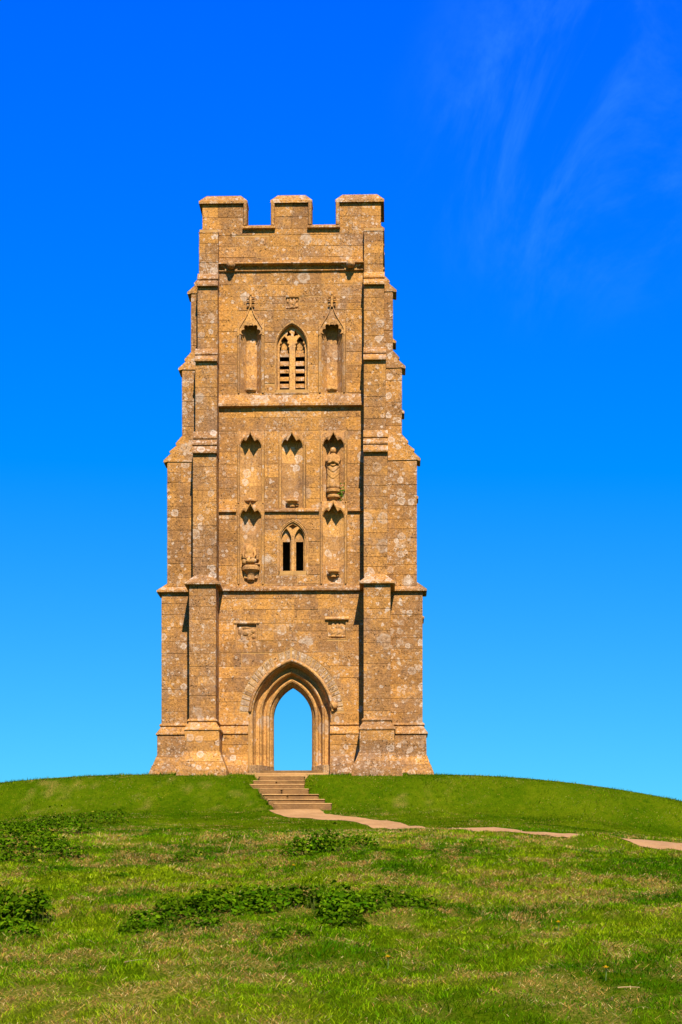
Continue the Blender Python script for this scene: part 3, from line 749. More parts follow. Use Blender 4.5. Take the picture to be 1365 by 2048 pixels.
for s in (-1, 1):
    x0, x1 = cb + s * lo_ - lw + 0.004, cb + s * lo_ + lw - 0.004
    for a, c in ((697.5, 714), (722, 732), (738, 746.5), (753, 762), (767, 776)):
        za, zc = Z(a, 0.34), Z(c, 0.34); y = 0.34
        v = [(x, yy, zz) for x in (x0, x1) for yy, zz in ((y, zc), (y, zc + 0.09), (y + 0.26, za + 0.16), (y + 0.26, za + 0.04))]
        v = [(x, yy, zz) for x in (x0, x1) for yy, zz in ((y, zc), (y + 0.01, (za + zc) / 2), (y + 0.04, za), (y + 0.15, za + 0.03), (y + 0.15, zc + 0.05))]
        f = [[0, 1, 2, 3, 4], [5, 6, 7, 8, 9]] + [[i, (i + 1) % 5, 5 + (i + 1) % 5, 5 + i] for i in range(5)]
        mesh_obj('louvre', v, f, STONE, bw, rtint(0, 0.35))
    v, f = box(x0 + 0.03, x1 - 0.03, 0.36, 0.42, Z(693), Z(676)); mesh_obj('head_panel', v, f, DRESS, bw)
mesh_obj('sill', *extrude_profile([(-0.4, Z(776)), (-0.25, Z(779)), (0.03, Z(786)), (0.03, Z(788)), (-0.4, Z(790))], cb - 0.56, cb + 0.56, lambda a, p, z: (a, -p, z)), STONE, bw, rtint(0, 0.7))

lwn = mesh_obj('stair_window', *holed_plate(LOWW.pts(0.058, Z(1150)), [LOWW.pts(0.0, Z(1142))], 0.30, 0.95), MORTAR, TW)
pr2 = [(0.085, 0.2), (0.085, -0.016), (0.05, -0.022), (0.04, 0.0), (0.012, 0.0), (0.0, 0.04), (0.0, 0.9), (0.085, 0.9)]
arch_sweep('jamb_stone', LOWW, pr2, Z(1150), [0, 0.3, 0.62, 1.0], DRESS, lwn); arch_sweep('arch_stone', LOWW, pr2, Z(1150), [1, 1.5, 2.0], DRESS, lwn)
cl = LOWW.cx; hw = 0.125; of = 0.222
h1 = [light_hole(cl + s * of, hw + 0.045, Z(1141), Z(1078), Z(1056)) for s in (-1, 1)]
dia = [(cl, Z(1047)), (cl + 0.15, Z(1052.5)), (cl + 0.05, Z(1055.5)), (cl, Z(1058.5)), (cl - 0.05, Z(1055.5)), (cl - 0.15, Z(1052.5))]
mesh_obj('tracery', *holed_plate(LOWW.pts(-0.004, Z(1144)), h1 + [dia], 0.06, 0.16), DRESS, lwn)
h2 = [[(cl + s * of - hw, Z(1140)), (cl + s * of + hw, Z(1140)), (cl + s * of + hw, Z(1081)), (cl + s * of + 0.07, Z(1078.5)), (cl + s * of, Z(1080.5)), (cl + s * of - 0.07, Z(1078.5)), (cl + s * of - hw, Z(1081))] for s in (-1, 1)]
mesh_obj('inner_tracery', *holed_plate(LOWW.pts(-0.008, Z(1144.5)), h2, 0.20, 0.30), DRESS, lwn)
for s in (-1, 1): mesh_obj('trefoil_cusp', *holed_plate([(cl + s * of - hw, Z(1081.5)), (cl + s * of - 0.05, Z(1075)), (cl + s * of, Z(1068)), (cl + s * of + 0.05, Z(1075)), (cl + s * of + hw, Z(1081.5))], [], 0.175, 0.215), DRESS, lwn)
mesh_obj('sill', *extrude_profile([(-0.35, Z(1140)), (-0.1, Z(1143)), (0.006, Z(1149)), (-0.35, Z(1152))], cl - 0.50, cl + 0.50, lambda a, p, z: (a, -p, z)), DRESS, lwn, rtint(0, 0.5))
mesh_obj('dark_window_backing', *box(cl - 0.9, cl + 0.9, 1.6, 1.9, Z(1160), Z(1020)), INSIDE, TW)  # dark block added behind the window so the opening reads unlit

# --- niches
def half_lathe(cx, prof, seg=8, y0=0.0):
    """half round corbel against the wall, profile [(radius, z)]"""
    v, f = [], []; n = len(prof)
    for i in range(seg + 1):
        t = math.pi * i / seg
        for r, z in prof: v.append((cx - r * math.cos(t), y0 - r * math.sin(t) * 0.9, z))
    for i in range(seg):
        for k in range(n - 1): f.append([i * n + k, i * n + k + 1, (i + 1) * n + k + 1, (i + 1) * n + k])
    f.append([i * n + n - 1 for i in range(seg + 1)]); f.append([i * n for i in range(seg + 1)][::-1])
    return v, f
NB_ = 0.17
def niche_body(root, cx, z0, z1):
    nb = NB_ + (0.22 if z0 > 12 else 0)
    gl = [(-NH + 0.004, 0.0), (-0.447, 0.0), (-0.447, 0.22), (-0.428, 0.22), (-0.428, 0.0), (-0.384, 0.0), (-0.384, 0.14), (-0.366, 0.14), (-0.366, 0.0), (-0.35, 0.0), (-0.35, 0.06), (-0.17, nb)]
    pl = gl + [(-a, c) for a, c in gl[::-1]] + [ (NH - 0.004, 0.6), (-NH + 0.004, 0.6)]
    zs = [z0] + [z for z in courses(z0, z1, 0.55)[1:]]
    for a, c in zip(zs[:-1], zs[1:]):
        n = len(pl); j = random.uniform(0, 0.004)
        v = [(cx + x, y - j, a + 0.002) for x, y in pl] + [(cx + x, y - j, c - 0.002) for x, y in pl]
        f = [list(range(n)), list(range(n, 2 * n))] + [[i, (i + 1) % n, n + (i + 1) % n, n + i] for i in range(n)]
        mesh_obj('niche_stone', v, f, DRESS, root, rtint(0, 0.15))
    for s in (-1, 1):
        v, f = [], []
        for x, y in ((-0.032, 0.02), (-0.028, -0.045), (0.0, -0.062), (0.028, -0.045), (0.032, 0.02)):
            v += [(cx + s * 0.405 + x, y, z0), (cx + s * 0.405 + x, y, z1)]
        f = [[2 * i, 2 * i + 1, 2 * i + 3, 2 * i + 2] for i in range(4)] + [[0, 2, 4, 6, 8], [1, 3, 5, 7, 9]]
        mesh_obj('shaft', v, f, DRESS, root)
OG = [(0, 0), (1.8, 5.0), (4.5, 8.5), (7.2, 10.6), (9.3, 12.0), (11.4, 11.6), (14.5, 12.2), (18, 14.8), (20.8, 19.0), (21.8, 23)]   # ogee drop of the canopy edge, photo pixels
def canopy(root, cx, ztop, ypro=-0.27):
    up = [(dx / 60 * s, -dz / 60) for s in (-1,) for dx, dz in OG[::-1]] + [(dx / 60, -dz / 60) for dx, dz in OG[1:]]
    lowr = [(x, z - 0.045 - 0.085 * math.exp(-((abs(x) - 0.155) / 0.05) ** 2)) for x, z in up]
    v, f = [], []; n = len(up)
    def fwd(x): return ypro + max(0.0, abs(x) - 0.16) / 0.20 * (-0.03 - ypro)      # half-hexagonal plan
    for r_ in range(3):
        yy = (lambda x: fwd(x)) if r_ == 0 else ((lambda x: -0.02) if r_ == 1 else (lambda x: NB_ + 0.02))
        for x, z in up: v.append((cx + x * (1.0 if r_ == 0 else 1.03), yy(x), ztop + z + (0.0 if r_ == 0 else 0.05)))
        for x, z in lowr: v.append((cx + x * (0.97 if r_ == 0 else 1.03), yy(x) + (0.012 if r_ == 0 else 0.004), ztop + z + (0.0 if r_ == 0 else 0.06)))
    m = 2 * n
    for i in range(n - 1):
        f.append([i, i + 1, n + i + 1, n + i])
        for a in (0, 1): f += [[a * m + i, a * m + i + 1, (a + 1) * m + i + 1, (a + 1) * m + i], [a * m + n + i, a * m + n + i + 1, (a + 1) * m + n + i + 1, (a + 1) * m + n + i]]
    for a in (0, 1):
        f += [[a * m, a * m + n, (a + 1) * m + n, (a + 1) * m], [a * m + n - 1, a * m + 2 * n - 1, (a + 1) * m + 2 * n - 1, (a + 1) * m + n - 1]]
    mesh_obj('canopy', v, f, DRESS, root, rtint(0, 0.2))
    # filling above the ogee
    top = ztop + 0.07
    poly = [(-NH + 0.006, top), (NH - 0.006, top)] + [(x * 1.02, ztop + z - 0.02) for x, z in up[::-1]]
    poly = [(-NH + 0.006, top), (-NH + 0.006, ztop + up[0][1] - 0.02)] + [(x * 1.04, ztop + z - 0.02) for x, z in up] + [(NH - 0.006, ztop + up[-1][1] - 0.02), (NH - 0.006, top)]
    mesh_obj('canopy_head', *holed_plate([(cx + x, z) for x, z in poly], [], -0.014, 0.45), DRESS, root, rtint(0, 0.3))
def bracket(root, cx, z, r=0.20, h=0.20):
    v, f = half_lathe(cx, [(r * 0.42, z - h * 1.15), (r * 0.45, z - h * 0.8), (r * 0.58, z - h * 0.6), (r * 0.9, z - h * 0.40), (r * 1.06, z - h * 0.36), (r * 1.06, z - h * 0.12), (r * 0.94, z)], 10, 0.06)
    mesh_obj('bracket', v, f, DRESS, root)
    mesh_obj('bracket_back', *box(cx - r * 0.8, cx + r * 0.8, 0.05, NB_ + 0.15, z - h, z - 0.005), DRESS, root)

for cx, z0, z1 in NICHE_UP:
    nm = empty('niche'); nm.parent = TW
    niche_body(nm, cx, z0, Z(644)); bracket(nm, cx, Z(776), 0.19, 0.22)
    # cusped head: a plate with five scallops, standing proud, and a vault behind it, coloured dark as if shaded
    zt = Z(647.5); zl = Z(660.5); poly = [(cx - NH + 0.006, zt + 0.001), (cx - NH + 0.006, zl - 0.12), (cx - 0.345, zl - 0.12)]
    a0 = []
    for k in range(5):
        th0 = math.pi - k * math.pi / 5; th1 = math.pi - (k + 1) * math.pi / 5
        for i in range(6):
            t = i / 5; th = th0 + (th1 - th0) * t; rr = 0.27 + 0.075 * math.sin(math.pi * t)
            a0.append((cx + rr * 0.98 * math.cos(th), zl - 0.14 + rr * 1.12 * math.sin(th)))
    poly += a0 + [(cx + 0.345, zl - 0.12), (cx + NH - 0.006, zl - 0.12), (cx + NH - 0.006, zt + 0.001)]
    zapex = max(z for x, z in a0); top = zapex + 0.10
    poly = [(x, top if abs(z - zt - 0.001) < 1e-6 else z) for x, z in poly]
    mesh_obj('cusped_head', *holed_plate(poly, [], -0.028, 0.06), DRESS, nm)
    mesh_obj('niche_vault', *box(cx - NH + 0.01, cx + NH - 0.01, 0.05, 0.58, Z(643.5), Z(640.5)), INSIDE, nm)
    # ogee gable and crocketed finial
    for s in (-1, 1):
        cv = [(0.42, Z(664)), (0.36, Z(655)), (0.26, Z(645)), (0.165, Z(636)), (0.095, Z(628)), (0.05, Z(620)), (0.018, Z(613))]
        v, f = [], []
        for (x, z) in cv: v += [(cx + s * (x - 0.004), -0.004, z), (cx + s * x, -0.07, z), (cx + s * (x + 0.022), -0.06, z + 0.013), (cx + s * (x + 0.026), -0.004, z + 0.016)]
        for i in range(len(cv) - 1):
            for k in range(4): f.append([4 * i + k, 4 * i + (k + 1) % 4, 4 * i + 4 + (k + 1) % 4, 4 * i + 4 + k])
        f += [[0, 1, 2, 3], [4 * len(cv) - 4 + k for k in range(4)]]
        mesh_obj('ogee_hood', v, f, DRESS, nm)
    gab = [(cx - 0.30, Z(650)), (cx + 0.30, Z(650)), (cx + 0.16, Z(637)), (cx + 0.05, Z(620)), (cx, Z(612)), (cx - 0.05, Z(620)), (cx - 0.16, Z(637))]
    mesh_obj('gable_panel', *holed_plate(gab, [], -0.016, 0.01), DRESS, nm)
    mesh_obj('finial', *merge([chamfer_box(cx - 0.03, cx + 0.03, -0.09, 0.0, Z(616), Z(592), 0.008)] + [blob(cx + s * 0.085, -0.085, zz, 0.042, 1.3, 1.0, 0.7) for s in (-1, 1) for zz in (Z(612), Z(603), Z(596))] + [blob(cx, -0.08, Z(590), 0.045, 1, 1, 1.3)]), DRESS, nm)
    for s in (-1, 1): mesh_obj('pinnacle', *merge([chamfer_box(cx + s * 0.415 - 0.035, cx + s * 0.415 + 0.035, -0.075, 0.0, Z(672), Z(651), 0.008), ([(cx + s * 0.415 - 0.03, -0.07, Z(651)), (cx + s * 0.415 + 0.03, -0.07, Z(651)), (cx + s * 0.415 + 0.03, 0, Z(651)), (cx + s * 0.415 - 0.03, 0, Z(651)), (cx + s * 0.415, -0.03, Z(643))], [[0, 1, 4], [1, 2, 4], [2, 3, 4], [3, 0, 4]])]), DRESS, nm)
for key in 'lcr':
    cx = NX[key]; nm = empty('niche'); nm.parent = TW
    zb = ZF + 0.12 if key == 'c' else Z(1006)
    niche_body(nm, cx, zb, Z(866)); canopy(nm, cx, Z(866))
    if key != 'r': bracket(nm, cx, Z(998) if key == 'l' else Z(999), 0.21, 0.2)
    else:
        bracket(nm, cx, Z(979), 0.24, 0.26); bracket(nm, cx, Z(990), 0.20, 0.24)
for key in 'lr':
    cx = NX[key]; nm = empty('niche'); nm.parent = TW
    niche_body(nm, cx, Z(1168), Z(1008)); canopy(nm, cx, Z(1007))
    if key == 'r': bracket(nm, cx, Z(1140), 0.20, 0.2)
    else: bracket(nm, cx, Z(1131), 0.28, 0.40)

# --- carved panels
def relief(root, kind, x0, x1, z0, z1):
    nu, nv = 40, 34; y_b = 0.06
    if kind == 'eagle': g = [(0.35, 0.62, 0.10, 0.28, 1), (0.62, 0.62, 0.10, 0.28, 1), (0.48, 0.25, 0.22, 0.10, 0.9), (0.2, 0.18, 0.12, 0.07, 0.8), (0.8, 0.3, 0.12, 0.08, 0.8), (0.15, 0.75, 0.07, 0.15, 0.7), (0.85, 0.8, 0.07, 0.12, 0.7)]
    elif kind == 'milking': g = [(0.5, 0.5, 0.26, 0.14, 0.9), (0.8, 0.6, 0.10, 0.12, 0.9), (0.25, 0.3, 0.05, 0.2, 0.8), (0.62, 0.28, 0.05, 0.2, 0.8), (0.18, 0.6, 0.09, 0.2, 0.9), (0.4, 0.8, 0.2, 0.06, 0.5), (0.85, 0.25, 0.08, 0.1, 0.8)]
    else: g = [(0.5, 0.35, 0.34, 0.16, 1), (0.3, 0.65, 0.10, 0.16, 0.9), (0.52, 0.7, 0.07, 0.17, 0.9), (0.76, 0.68, 0.11, 0.13, 0.9), (0.15, 0.45, 0.08, 0.12, 0.8), (0.9, 0.45, 0.06, 0.2, 0.7), (0.5, 0.14, 0.4, 0.06, 0.9)]
    v, f = [], []
    for i in range(nu + 1):
        for j in range(nv + 1):
            a, c = i / nu, j / nv; hgt = 0
            for gx_, gz_, sx_, sz_, k in g:
                q = ((a - gx_) / sx_) ** 2 + ((c - gz_) / sz_) ** 2
                hgt = max(hgt, k * max(0, 1 - q * 0.55) ** 0.5)
            hgt *= 0.9 + 0.16 * math.sin(a * 19 + 3 * math.sin(c * 11)) * math.sin(c * 17)
            v.append((x0 + (x1 - x0) * a, y_b + 0.01 - 0.075 * hgt, z0 + (z1 - z0) * c))
    for i in range(nu):
        for j in range(nv): k = i * (nv + 1) + j; f.append([k, k + 1, k + nv + 2, k + nv + 1])
    mesh_obj('relief', v, f, DRESS, root, smooth=True)
for kind, x0, x1, z0, z1 in PAN:
    r_ = mesh_obj('carved_panel', *holed_plate([(x0 + 0.004, z0 + 0.004), (x1 - 0.004, z0 + 0.004), (x1 - 0.004, z1 - 0.004), (x0 + 0.004, z1 - 0.004)], [[(x0 + 0.03, z0 + 0.03), (x1 - 0.03, z0 + 0.03), (x1 - 0.03, z1 - 0.02), (x0 + 0.03, z1 - 0.02)]], -0.014, 0.12), DRESS, TW)
    relief(r_, kind, x0 + 0.028, x1 - 0.028, z0 + 0.028, z1 - 0.018)
    if kind != 'eagle':
        o = 0.09 if kind == 'scales' else 0.035
        v, f = extrude_profile([(-0.05, z1 + 0.10), (0.02, z1 + 0.10), (o + 0.02, z1 + 0.02), (o, z1 - 0.01), (-0.05, z1 - 0.01)], x0 - 0.07, x1 + 0.07, lambda a, p, z: (a, -p, z))
        mesh_obj('ledge', v, f, DRESS, r_, rtint(0, 0.3))
# --- grotesques on the parapet string
for px in (463, 702):
    cx = X(px); zc = Z(533)
    parts = [blob(cx, -0.20, zc, 0.15, 1.0, 1.15, 0.95, 3), blob(cx, -0.33, zc - 0.06, 0.085, 1.0, 1.2, 0.9), blob(cx - 0.07, -0.31, zc + 0.05, 0.04), blob(cx + 0.07, -0.31, zc + 0.05, 0.04)]
    for s in (-1, 1):
        v = [(cx + s * 0.06, -0.10, zc + 0.13), (cx + s * 0.31, -0.16, zc + 0.10), (cx + s * 0.33, -0.13, zc - 0.03), (cx + s * 0.22, -0.10, zc - 0.07), (cx + s * 0.19, -0.10, zc - 0.17), (cx + s * 0.05, -0.06, zc - 0.16)]
        v = v + [(x, y + 0.09, z) for x, y, z in v]; parts.append((v, [[0, 1, 2, 3, 4, 5], [6, 7, 8, 9, 10, 11]] + [[i, (i + 1) % 6, 6 + (i + 1) % 6, 6 + i] for i in range(6)]))
    mesh_obj('grotesque', *merge(parts), DRESS, TW, rtint(0, 0.4), smooth=False)

# --- battlements
PT = 0.42; ZS, ZM = 18.16, 19.02         # parapet thickness, sill level, top of merlon stone
CM, MM = 1.57, 0.59                      # inner end of corner merlons, half width of middle merlon
def cap(name, poly, z0):
    """hipped coping over a plan polygon"""
    o1 = inset(poly, -0.105); o2 = inset(poly, -0.105); o3 = inset(poly, 0.13); n = len(poly)
    v = [(x, y, z0 - 0.0) for x, y in inset(poly, -0.03)] + [(x, y, z0 - 0.03) for x, y in o1] + [(x, y, z0 + 0.05) for x, y in o2] + [(x, y, z0 + 0.31) for x, y in o3]
    f = [list(range(n))] + [list(range(3 * n, 4 * n))]
    for r in range(3):
        for i in range(n): f.append([r * n + i, r * n + (i + 1) % n, (r + 1) * n + (i + 1) % n, (r + 1) * n + i])
    return mesh_obj(name, v, f, STONE, None, rtint(0, 0.55))
PB = BX + 0.0
def jamb(x0, x1, y0, y1, axis_, root):
    """vertical coping on a merlon's flank; chamfered outer arrises"""
    if axis_ == 'x': pts = [(x0, y0 + 0.05), (x0 + 0.02, y0), (x1 - 0.02, y0), (x1, y0 + 0.05), (x1, y1), (x0, y1)]
    else: pts = [(x0, y0), (x1, y0), (x1, y1 - 0.02), (x1, y1), (x0, y1), (x0, y0 + 0.02)]
    n = len(pts); v = [(x, y, ZS + 0.10) for x, y in pts] + [(x, y, ZM - 0.015) for x, y in pts]
    f = [list(range(n)), list(range(n, 2 * n))] + [[i, (i + 1) % n, n + (i + 1) % n, n + i] for i in range(n)]
    mesh_obj('jamb_coping', v, f, STONE, root, rtint(0, 0.4))
def merlon_blocks(x0, x1, y0, y1, root):
    cs = [ZS + 0.002, ZS + 0.40, ZM - 0.005]
    lng = 'x' if (x1 - x0) > (y1 - y0) else 'y'
    for za, zb in zip(cs[:-1], cs[1:]):
        a, c = (x0, x1) if lng == 'x' else (y0, y1); xs = cuts(a, c, 0.62)
        for p, q in zip(xs[:-1], xs[1:]):
            v, f = chamfer_box(p, q, y0, y1, za, zb) if lng == 'x' else chamfer_box(x0, x1, p, q, za, zb)
            mesh_obj('stone', v, f, STONE, root, rtint())
for sx, back in sides():
    e = empty('merlon'); e.parent = TW
    x0, x1 = sorted((sx * CM, sx * PB)); y0, y1 = sorted((fy(0.0, back), fy(PT, back)))
    merlon_blocks(x0, x1, y0, y1, e)
    x0, x1 = sorted((sx * (PB - PT), sx * PB)); y0, y1 = sorted((fy(PT + 0.004, back), fy(1.45, back)))
    merlon_blocks(x0, x1, y0, y1, e)
    poly = [(sx * CM, fy(0, back)), (sx * PB, fy(0, back)), (sx * PB, fy(1.5, back)), (sx * (PB - PT), fy(1.5, back)), (sx * (PB - PT), fy(PT, back)), (sx * CM, fy(PT, back))]
    cp = cap('coping', poly, ZM); cp.parent = e
    xa, xb = sorted((sx * (CM - 0.095), sx * (CM + 0.035))); ya, yb = sorted((fy(-0.115, back), fy(PT + 0.05, back)))
    if back: jamb(xa, xb, ya, yb, 'y', e)
    else: jamb(xa, xb, ya, yb, 'x', e)
def mid_merlon(horizontal, pos):
    e = empty('merlon'); e.parent = TW
    if horizontal:
        y0, y1 = pos; merlon_blocks(-MM, MM, y0, y1, e); poly = [(-MM, y0), (MM, y0), (MM, y1), (-MM, y1)]
        for s in (-1, 1): a, c = sorted((s * (MM - 0.035), s * (MM + 0.095))); jamb(a, c, y0 - 0.115, y1 + 0.05, 'x', e)
    else:
        x0, x1 = pos; m = TY / 2; merlon_blocks(x0, x1, m - MM, m + MM, e); poly = [(x0, m - MM - 0.06), (x1, m - MM - 0.06), (x1, m + MM + 0.06), (x0, m + MM + 0.06)]
    cap('coping', poly, ZM).parent = e
mid_merlon(True, (0.0, PT)); mid_merlon(True, (TY - PT, TY)); mid_merlon(False, (-PB, -PB + PT)); mid_merlon(False, (PB - PT, PB))
for back in (0, 1):
    for s in (-1, 1):
        a, c = sorted((s * (MM - 0.05), s * (CM + 0.05)))
        v, f = extrude_profile([(-PT - 0.05, ZS - 0.02), (-PT - 0.05, ZS + 0.08), (-PT * 0.5, ZS + 0.17), (0.02, ZS + 0.12), (0.15, ZS + 0.04), (0.15, ZS - 0.02), (0.02, ZS - 0.02)], a, c, lambda q, p, z, back=back: (q, fy(-p, back), z))
        mesh_obj('sill_coping', v, f, STONE, TW, rtint(0, 0.6))
for sx in (-1, 1):
    for a, c in ((1.5, TY / 2 - MM), (TY / 2 + MM, TY - 1.5)):
        v, f = extrude_profile([(-PT - 0.05, ZS - 0.02), (-PT - 0.05, ZS + 0.08), (-PT * 0.5, ZS + 0.17), (0.02, ZS + 0.12), (0.10, ZS + 0.05), (0.10, ZS), (0.02, ZS - 0.035)], a, c, lambda q, p, z, sx=sx: (sx * (PB + p), q, z))
        mesh_obj('sill_coping', v, f, STONE, TW, rtint(0, 0.5))

# --- crumbled footing at the right-hand corner
for k in range(16):
    x = random.uniform(X(816), X(856)); z = 0.03 + 0.07 * (k % 3); wd = random.uniform(0.10, 0.2)
    v, f = chamfer_box(x - wd / 2, x + wd / 2, SA - 0.34 + 0.03 * (k % 3), SA - 0.1, z, z + random.uniform(0.045, 0.07), 0.012, 0.02)
    mesh_obj('loose_footing_stone', v, f, STONE, TW)

# --- write the ashlar: the 280 largest in view singly, the rest as one part
order = sorted(range(len(stones)), key=lambda i: -stones[i][3])
single = set(i for i in order[:285] if stones[i][3] > 0)
JV, JF, JT = [], [], []
for i, (v, f, t, wgt) in enumerate(stones):
    if i in single: mesh_obj('stone', v, f, STONE, TW, t)
    else:
        k = len(JV); JV += v; JF += [[a + k for a in q] for q in f]; JT += [t] * len(v)
jm = mesh_obj('masonry', JV, JF, STONE, TW, fix=False); jm['kind'] = 'stuff'
jm.data.attributes['tint'].data.foreach_set('color', np.array([[*t, 1.0] for t in JT], np.float32).ravel())
bm = bmesh.new(); bm.from_mesh(jm.data); bmesh.ops.recalc_face_normals(bm, faces=bm.faces); bm.to_mesh(jm.data); bm.free()

# ------------------------------------------------------------------ statues
def tw_place(o): o.rotation_euler = (0, 0, R(-1.6)); return o
def statue(name, rings, seg=36, disp=None):
    """loft of elliptical rings [(z, rx, ry, cx, cy)] with carved detail"""
    v, f = [], []
    for (z, rx, ry, cx, cy) in rings:
        for k in range(seg):
            t = 2 * math.pi * k / seg; x = rx * math.cos(t); y = ry * math.sin(t); s = 1 + (disp(t, z) if disp else 0)
            v.append((cx + x * s, cy + y * s, z))
    n = len(rings)
    for i in range(n - 1):
        for k in range(seg): f.append([i * seg + k, i * seg + (k + 1) % seg, (i + 1) * seg + (k + 1) % seg, (i + 1) * seg + k])
    f += [list(range(seg)), list(range((n - 1) * seg, n * seg))]
    return v, f
def lerp_rings(keys, n):
    zs = np.linspace(keys[0][0], keys[-1][0], n); K = np.array(keys); return [(z, *[np.interp(z, K[:, 0], K[:, c]) for c in range(1, 5)]) for z in zs]
H = Z(894) - Z(979)
def folds(t, z):
    u = z / H; fr = max(0.0, -math.sin(t)); a = 0
    if u < 0.60:
        a += 0.05 * math.sin(9 * t) * (0.6 - u) * 1.6
        side = abs(math.cos(t))
        for c0, k in ((0.62, 0.13), (0.53, 0.15), (0.40, 0.10), (0.24, 0.09)):
            q = u - (c0 + 0.16 * side ** 1.5); a += k * fr * math.exp(-(q / 0.018) ** 2) - k * 0.9 * fr * math.exp(-((q + 0.035) / 0.02) ** 2)
    else: a += 0.03 * math.sin(6 * t + u * 20) * (1 if u < 0.84 else 0)
    if u > 0.85:                           # face: brow, nose, chin
        a += 0.10 * math.exp(-((t - 1.5 * math.pi) / 0.16) ** 2) * math.exp(-((u - 0.905) / 0.014) ** 2)
        a -= 0.10 * sum(math.exp(-((t - 1.5 * math.pi - s * 0.42) / 0.17) ** 2) for s in (-1, 1)) * math.exp(-((u - 0.918) / 0.010) ** 2)
        a -= 0.06 * math.exp(-((t - 1.5 * math.pi) / 0.3) ** 2) * math.exp(-((u - 0.882) / 0.006) ** 2)
    return a
keys = [(0, 0.20, 0.15, 0, 0), (0.05 * H, 0.235, 0.20, 0, 0), (0.25 * H, 0.215, 0.19, 0, 0), (0.50 * H, 0.23, 0.20, 0, 0), (0.66 * H, 0.245, 0.19, 0, 0), (0.76 * H, 0.24, 0.16, 0, 0), (0.805 * H, 0.19, 0.115, 0, 0), (0.835 * H, 0.085, 0.08, 0, 0), (0.855 * H, 0.075, 0.075, 0, -0.005), (0.875 * H, 0.092, 0.10, 0, -0.02), (0.91 * H, 0.105, 0.115, 0, -0.02), (0.94 * H, 0.10, 0.11, 0, -0.015), (0.965 * H, 0.10, 0.085, 0, -0.01), (0.99 * H, 0.05, 0.05, 0, 0), (H, 0.012, 0.02, 0, 0)]
v, f = statue('statue', lerp_rings(keys, 96), 48, folds)
def arm(pts, r0, r1):
    vv, ff = [], []
    for i, p in enumerate(pts):
        t_ = i / (len(pts) - 1); rr = r0 + (r1 - r0) * t_
        d_ = (Vector(pts[min(i + 1, len(pts) - 1)]) - Vector(pts[max(i - 1, 0)])).normalized(); a_ = d_.orthogonal().normalized(); b2 = d_.cross(a_)
        for k in range(8): q = Vector(p) + (a_ * math.cos(k * math.pi / 4) + b2 * math.sin(k * math.pi / 4)) * rr; vv.append(tuple(q))
    for i in range(len(pts) - 1):
        for k in range(8): ff.append([i * 8 + k, i * 8 + (k + 1) % 8, i * 8 + 8 + (k + 1) % 8, i * 8 + 8 + k])
    ff += [list(range(8)), list(range((len(pts) - 1) * 8, len(pts) * 8))]; return vv, ff
st_x, st_z = NX['r'] - 0.01, Z(979) + 0.002
c_, s_ = math.cos(R(-1.6)), math.sin(R(-1.6))
tw2w = lambda x, y, z: (x * c_ - y * s_, x * s_ + y * c_, z)
sto = mesh_obj('statue', v, f, DRESS, None, (0.5, 0.6, 0.15), smooth=True); sto.location = tw2w(st_x, 0.07, st_z); tw_place(sto)
tag(sto, 'weathered stone statue of a standing robed figure in the right-hand canopied niche', 'statue')
for s in (-1, 1):
    a_ = mesh_obj('arm', *arm([(s * 0.20, -0.03, 0.755 * H), (s * 0.215, -0.12, 0.66 * H), (s * 0.17, -0.18, 0.585 * H), (s * 0.11, -0.225, 0.605 * H), (s * 0.02, -0.235, 0.635 * H)], 0.05, 0.034), DRESS, sto, (0.55, 0.6, 0.1), smooth=True)
hd_parts = []
for k in range(4): hd_parts.append(arm([(-0.045 + k * 0.024, -0.24, 0.60 * H), (-0.03 + k * 0.02, -0.265, 0.635 * H), (-0.02 + k * 0.014, -0.255, 0.67 * H)], 0.016, 0.010))
hd_parts.append(arm([(0.055, -0.24, 0.61 * H), (0.065, -0.26, 0.64 * H)], 0.016, 0.011))
mesh_obj('folded_hands', *merge(hd_parts), DRESS, sto, (0.55, 0.6, 0.1), smooth=True)
# seated fragment
H2 = Z(1088) - Z(1131)
def lump(t, z):
    u = z / H2; fr = max(0.0, -math.sin(t)); return 0.10 * math.sin(3 * t + 1) + 0.07 * math.sin(7 * t + 12 * u) - 0.18 * fr * math.exp(-((u - 0.55) / 0.10) ** 2)
v, f = statue('fragment', lerp_rings([(0, 0.15, 0.15, -0.07, 0.0), (0.3 * H2, 0.15, 0.14, -0.07, 0.0), (0.62 * H2, 0.19, 0.16, -0.06, 0.0), (0.88 * H2, 0.165, 0.13, -0.07, 0.02), (0.96 * H2, 0.08, 0.07, -0.08, 0.05), (H2, 0.03, 0.03, -0.08, 0.06)], 34), 30, lump)
fr_ = mesh_obj('broken_statue', v, f, DRESS, None, (0.5, 0.7, 0.35), smooth=True); fr_.location = tw2w(NX['l'], 0.04, Z(1131) + 0.002); tw_place(fr_)
tag(fr_, 'broken headless stone figure on a large corbel in the lower left niche', 'statue')
for s, x, h in ((-1, -0.21, 0.72), (1, 0.09, 0.80)):
    mesh_obj('arm', *arm([(x, 0.0, h * H2), (x + s * 0.05, -0.08, 0.50 * H2), (x + s * 0.02, -0.20, 0.32 * H2), (x - s * 0.10, -0.24, 0.28 * H2)], 0.055, 0.04), DRESS, fr_, smooth=True)
mesh_obj('lap', *merge([blob(0.0, -0.14, 0.20 * H2, 0.15, 1.35, 0.9, 0.75, 3)]), DRESS, fr_, (0.8, 0.1, 0.8), smooth=True)
mesh_obj('knee', *blob(-0.21, -0.13, 0.17 * H2, 0.10, 0.85, 1.0, 1.15, 2), DRESS, fr_, smooth=True)
